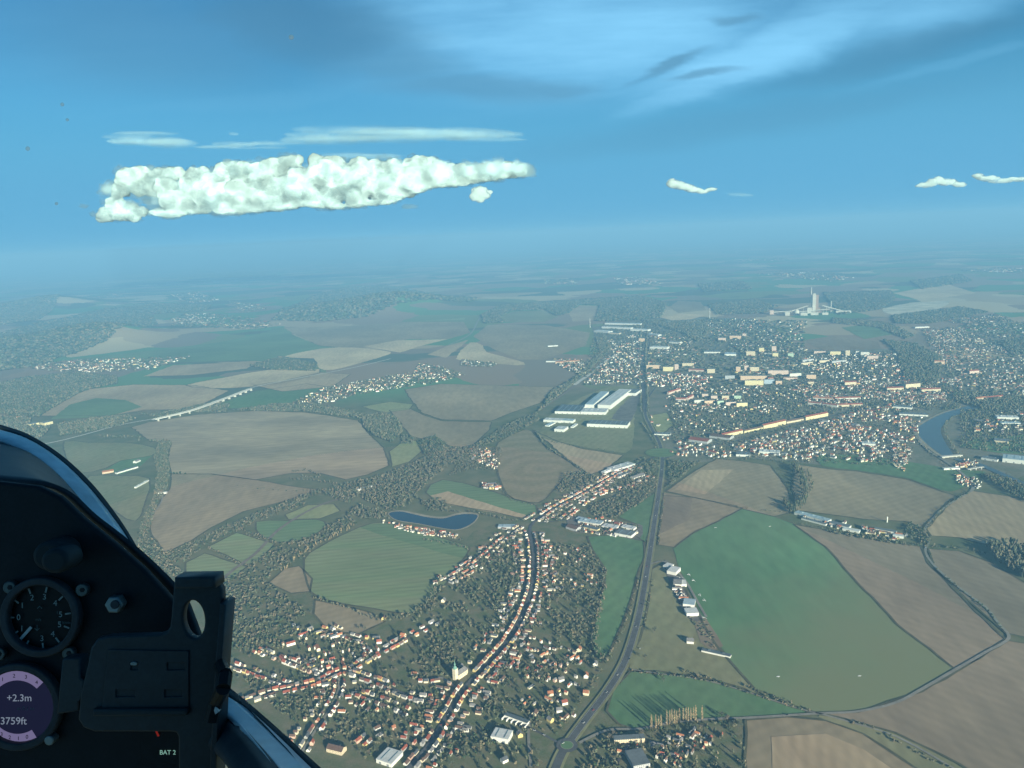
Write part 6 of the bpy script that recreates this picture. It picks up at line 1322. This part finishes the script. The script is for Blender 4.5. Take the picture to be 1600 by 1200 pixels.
def cloud(puffs, D, m_, lab, flat=False, amp=.26, grp=None, vox=1.3, rough=.45, smo=22, fringe=None):
    """puffs: (px, py, rx px, ry px); D metres away; merged soft lobes with real depth"""
    c0 = P(sum(p[0] for p in puffs)/len(puffs), sum(p[1] for p in puffs)/len(puffs), D); k = D/FPX; Vs = []; Fs = []
    for i, (px, py, rx, ry) in enumerate(puffs):
        c = P(px, py, D)-c0+_f*random.uniform(-1, 1)*(rx*.4*k if not flat else ry*1.5*k)
        off = Vector((random.uniform(0, 99), random.uniform(0, 99), 0)); v = SV.copy()
        if amp:
            dsp = np.array([mn.fractal(Vector(q)*1.7+off, 1.0, 2.1, 4) for q in SV]); v = SV*(1+amp*dsp[:, None])
        A_ = np.array([list(_r*rx*k), list(_f*(ry*1.6 if flat else (rx*ry)**.5)*k), list(_u*ry*k)]); Vs.append(v @ A_+np.array(list(c))); Fs.append(SF+len(SV)*i)
    me = np_mesh('cloud', np.concatenate(Vs), np.concatenate(Fs), [m_])
    if not flat:          # melt the lobes into one billowing surface
        t = bpy.data.objects.new('tmp', me); COL.objects.link(t); rm = t.modifiers.new('r', 'REMESH'); rm.mode = 'VOXEL'; rm.voxel_size = vox*k
        sm = t.modifiers.new('s', 'SMOOTH'); sm.factor = .6; sm.iterations = smo
        me2 = bpy.data.meshes.new_from_object(t.evaluated_get(bpy.context.evaluated_depsgraph_get())); bpy.data.objects.remove(t); me = me2; me.name = 'cloud'
        co = np.empty(len(me.vertices)*3, np.float32); me.vertices.foreach_get('co', co); co = co.reshape(-1, 3); no = np.empty(len(me.vertices)*3, np.float32); me.vertices.foreach_get('normal', no); no = no.reshape(-1, 3)
        s1, s2 = .11/k, .33/k
        dd = np.array([1.6*mn.fractal(Vector(p)*s1, 1.0, 2.2, 3)+.7*mn.noise(Vector(p)*s2) for p in co.tolist()])*k*rough
        me.vertices.foreach_set('co', (co+no*dd[:, None]).ravel()); me.materials.clear(); me.materials.append(m_); me.update()
    if fringe:           # torn translucent wisps round the edge
        mb_ = me; nv_ = len(mb_.vertices); co = np.empty(nv_*3, np.float32); mb_.vertices.foreach_get('co', co); fc = np.array([list(p.vertices)+([p.vertices[0]] if len(p.vertices) == 3 else []) for p in mb_.polygons])
        Vs = [co.reshape(-1, 3)]; F3 = [fc[:, [0, 1, 2]], fc[:, [0, 2, 3]]]; n0 = nv_; mi = [0]*(len(fc)*2)
        for (px, py, rx, ry, *fr) in fringe:
            c = P(px, py, D)-c0+_f*(random.uniform(-1, 1)*8*k if not fr else -random.uniform(6, 22)*k); off = Vector((random.uniform(0, 99), random.uniform(0, 99), 0)); dsp = np.array([mn.fractal(Vector(q)*1.4+off, 1.0, 2.1, 3) for q in SV2])
            Vs.append((SV2*(1+.45*dsp[:, None])) @ np.array([list(_r*rx*k), list(_f*(rx*ry)**.5*k), list(_u*ry*k)])+np.array(list(c))); F3.append(SF2+n0); n0 += len(SV2); mi += [1]*len(SF2)
        me = np_mesh('cloud', np.concatenate(Vs), np.concatenate(F3), [m_, FRI], mi=mi)
    me.polygons.foreach_set('use_smooth', np.ones(len(me.polygons), bool))
    o = bpy.data.objects.new('cloud', me); link(o); o.location = c0; return tag(o, lab, 'cloud', grp)
CUM = cloud_mat('cumulus', (.16, .21, .215), .55, 1.02, 1.0, .006, .6, 1.0, .4); LEN = cloud_mat('thin_cloud', (.17, .27, .32), -.15, .80, .14, .0012, .3, .1, 1.5); WISP = cloud_mat('wispy_cumulus', (.27, .34, .345), .1, .95, .8, .006, .5, 1.0, .6)
prof = [(236, 266, 334), (262, 266, 338), (300, 264, 333), (340, 262, 333), (366, 254, 332), (400, 259, 330), (432, 249, 328), (470, 245, 322), (520, 248, 325), (560, 251, 322), (600, 255, 317), (640, 249, 304), (665, 248, 293), (700, 258, 290), (740, 260, 285), (770, 259, 280), (800, 259, 276), (822, 263, 273)]
FRI = cloud_mat('cloud_fringe', (.070, .102, .110), -.2, .75, .34, .004, .7, 1.0)
puffs = []; fr_ = []
for (x0, t0, b0), (x1, t1, b1) in zip(prof[:-1], prof[1:]):
    for q in range(max(4, int((x1-x0)/3.2))):
        t = random.random(); x = x0+(x1-x0)*t; tp, bt = t0+(t1-t0)*t, b0+(b1-b0)*t; H_ = bt-tp
        r = min(random.uniform(9, 22), H_*.48); puffs.append((x, random.uniform(tp+r*.95, bt-r*.8), r*1.0, r*.88)); q_ = random.uniform(7, 15); fr_.append((x+random.uniform(-4, 4), random.uniform(tp+q_*.5, bt-q_*.5), q_*1.3, q_, 1))
    for q in range(4):
        t = random.random(); x = x0+(x1-x0)*t; r = random.uniform(4, 8); fr_.append((x, t0+(t1-t0)*t+random.uniform(-1, 3), r*1.2, r)); r = random.uniform(4, 8); fr_.append((x, b0+(b1-b0)*t+random.uniform(-2, 2), r*1.9, r*.7))
    for q in range(5):         # cauliflower tops and ragged base
        t = random.random(); x = x0+(x1-x0)*t; tp, bt = t0+(t1-t0)*t, b0+(b1-b0)*t; r = random.uniform(5, 12); puffs.append((x, tp+r*.55, r*1.05, r))
        r = random.uniform(5, 9); puffs.append((x, bt-r*.4, r*1.7, r*.7))
puffs += [(x, y, r*1.15, r) for x, y, r in ((205, 282, 17), (190, 296, 13), (222, 274, 14), (216, 297, 10), (180, 303, 6), (185, 328, 16), (165, 336, 12), (205, 333, 14), (178, 318, 10), (222, 330, 8), (156, 342, 6), (235, 290, 15))]
cloud(puffs, 15000, CUM, 'long bright white cumulus bank floating before the blue sky', fringe=fr_+[(random.uniform(170, 232), random.uniform(270, 312), random.uniform(8, 14), random.uniform(7, 11), 1) for _ in range(14)]+[(random.uniform(158, 222), random.uniform(322, 340), random.uniform(8, 14), random.uniform(5, 9), 1) for _ in range(14)]+[(160, 342, 12, 5), (182, 343, 14, 4), (150, 336, 8, 5), (168, 318, 9, 7), (215, 345, 12, 4), (228, 312, 9, 8), (178, 292, 9, 8), (195, 272, 10, 7), (236, 264, 10, 6), (828, 268, 9, 6), (832, 272, 7, 4), (640, 323, 14, 4), (128, 321, 8, 4)])
cloud([(750, 299, 13, 9), (742, 307, 10, 7), (757, 306, 10, 6), (750, 312, 8, 5), (765, 300, 6, 4)], 15000, WISP, 'small ragged puff hanging below the end of the cumulus bank')
cloud([(1052, 287, 11, 7), (1062, 289, 12, 7), (1070, 293, 13, 6), (1084, 296, 14, 5), (1098, 299, 12, 3), (1112, 296, 10, 3), (1050, 282, 7, 5), (1078, 291, 8, 5)], 19000, WISP, 'small bright cumulus over the town')
cloud([(1448, 288, 12, 5), (1456, 285, 9, 7), (1466, 282, 9, 7), (1478, 285, 14, 6), (1490, 284, 8, 6), (1500, 289, 12, 4), (1438, 290, 9, 3)], 22000, WISP, 'low white cumulus over the far horizon')
cloud([(1526, 275, 9, 4), (1542, 280, 18, 5), (1566, 282, 20, 4), (1590, 281, 22, 4), (1620, 282, 18, 4)], 22000, WISP, 'long flat cumulus at the edge of the sky')
cloud([(1150, 304, 14, 3), (1166, 304, 12, 2.5)], 22000, LEN, 'faint cloud scrap near the horizon', True)
def lens(rows, lab): cloud([p for p in rows], 24000, LEN, lab, True, .10)
def fill(x0, x1, y0, y1, n, rx, ry): return [(random.uniform(x0+rx*.7, x1-rx*.7), random.uniform(y0, y1), rx*random.uniform(.7, 1.2), ry*random.uniform(.7, 1.25)) for _ in range(n)]
lens([(232, 219, 62, 8), (255, 222, 52, 8), (212, 221, 46, 6), (240, 223, 70, 6), (268, 225, 36, 6), (225, 208, 52, 4), (215, 206, 36, 3)]+fill(170, 300, 216, 226, 4, 40, 5), 'smooth lens shaped cloud above the cumulus start')
lens([(345, 229, 34, 4), (372, 226, 40, 4), (400, 225, 44, 4), (432, 225, 40, 5), (365, 209, 8, 3), (330, 231, 26, 3)]+fill(310, 450, 224, 231, 4, 26, 3), 'narrow streak linking two lens shaped clouds')
lens([(480, 218, 44, 8), (530, 213, 70, 11), (585, 208, 80, 11), (560, 216, 70, 8), (640, 205, 80, 10), (700, 206, 78, 10), (740, 208, 66, 10), (775, 207, 46, 7), (500, 219, 60, 8), (620, 214, 70, 8), (690, 214, 70, 7), (480, 211, 36, 6)]+fill(450, 810, 202, 216, 9, 60, 6), 'long layered lens shaped cloud above the cumulus bank')
lens([(565, 243, 60, 6), (545, 244, 44, 5), (600, 246, 36, 5)], 'thin flat cloud cap behind the cumulus top')
# ---------------------------------------------------------------- the haze
hz = bpy.data.materials.new('haze'); hz.use_nodes = True; hn = hz.node_tree.nodes; hl = hz.node_tree.links
hn.remove(hn['Principled BSDF']); pv = hn.new('ShaderNodeVolumePrincipled'); hl.new(pv.outputs[0], hn['Material Output'].inputs['Volume'])
pv.inputs['Color'].default_value = (.205, .445, .71, 1); pv.inputs['Density'].default_value = HAZE; pv.inputs['Anisotropy'].default_value = 0.0
mb = MB(); mb.box(0, 40000, -1.5, 130000, 94000, HAZE_TOP+1.5)
tag(mb.build('haze', hz), 'blue winter haze over the whole valley', None, None, 'stuff')
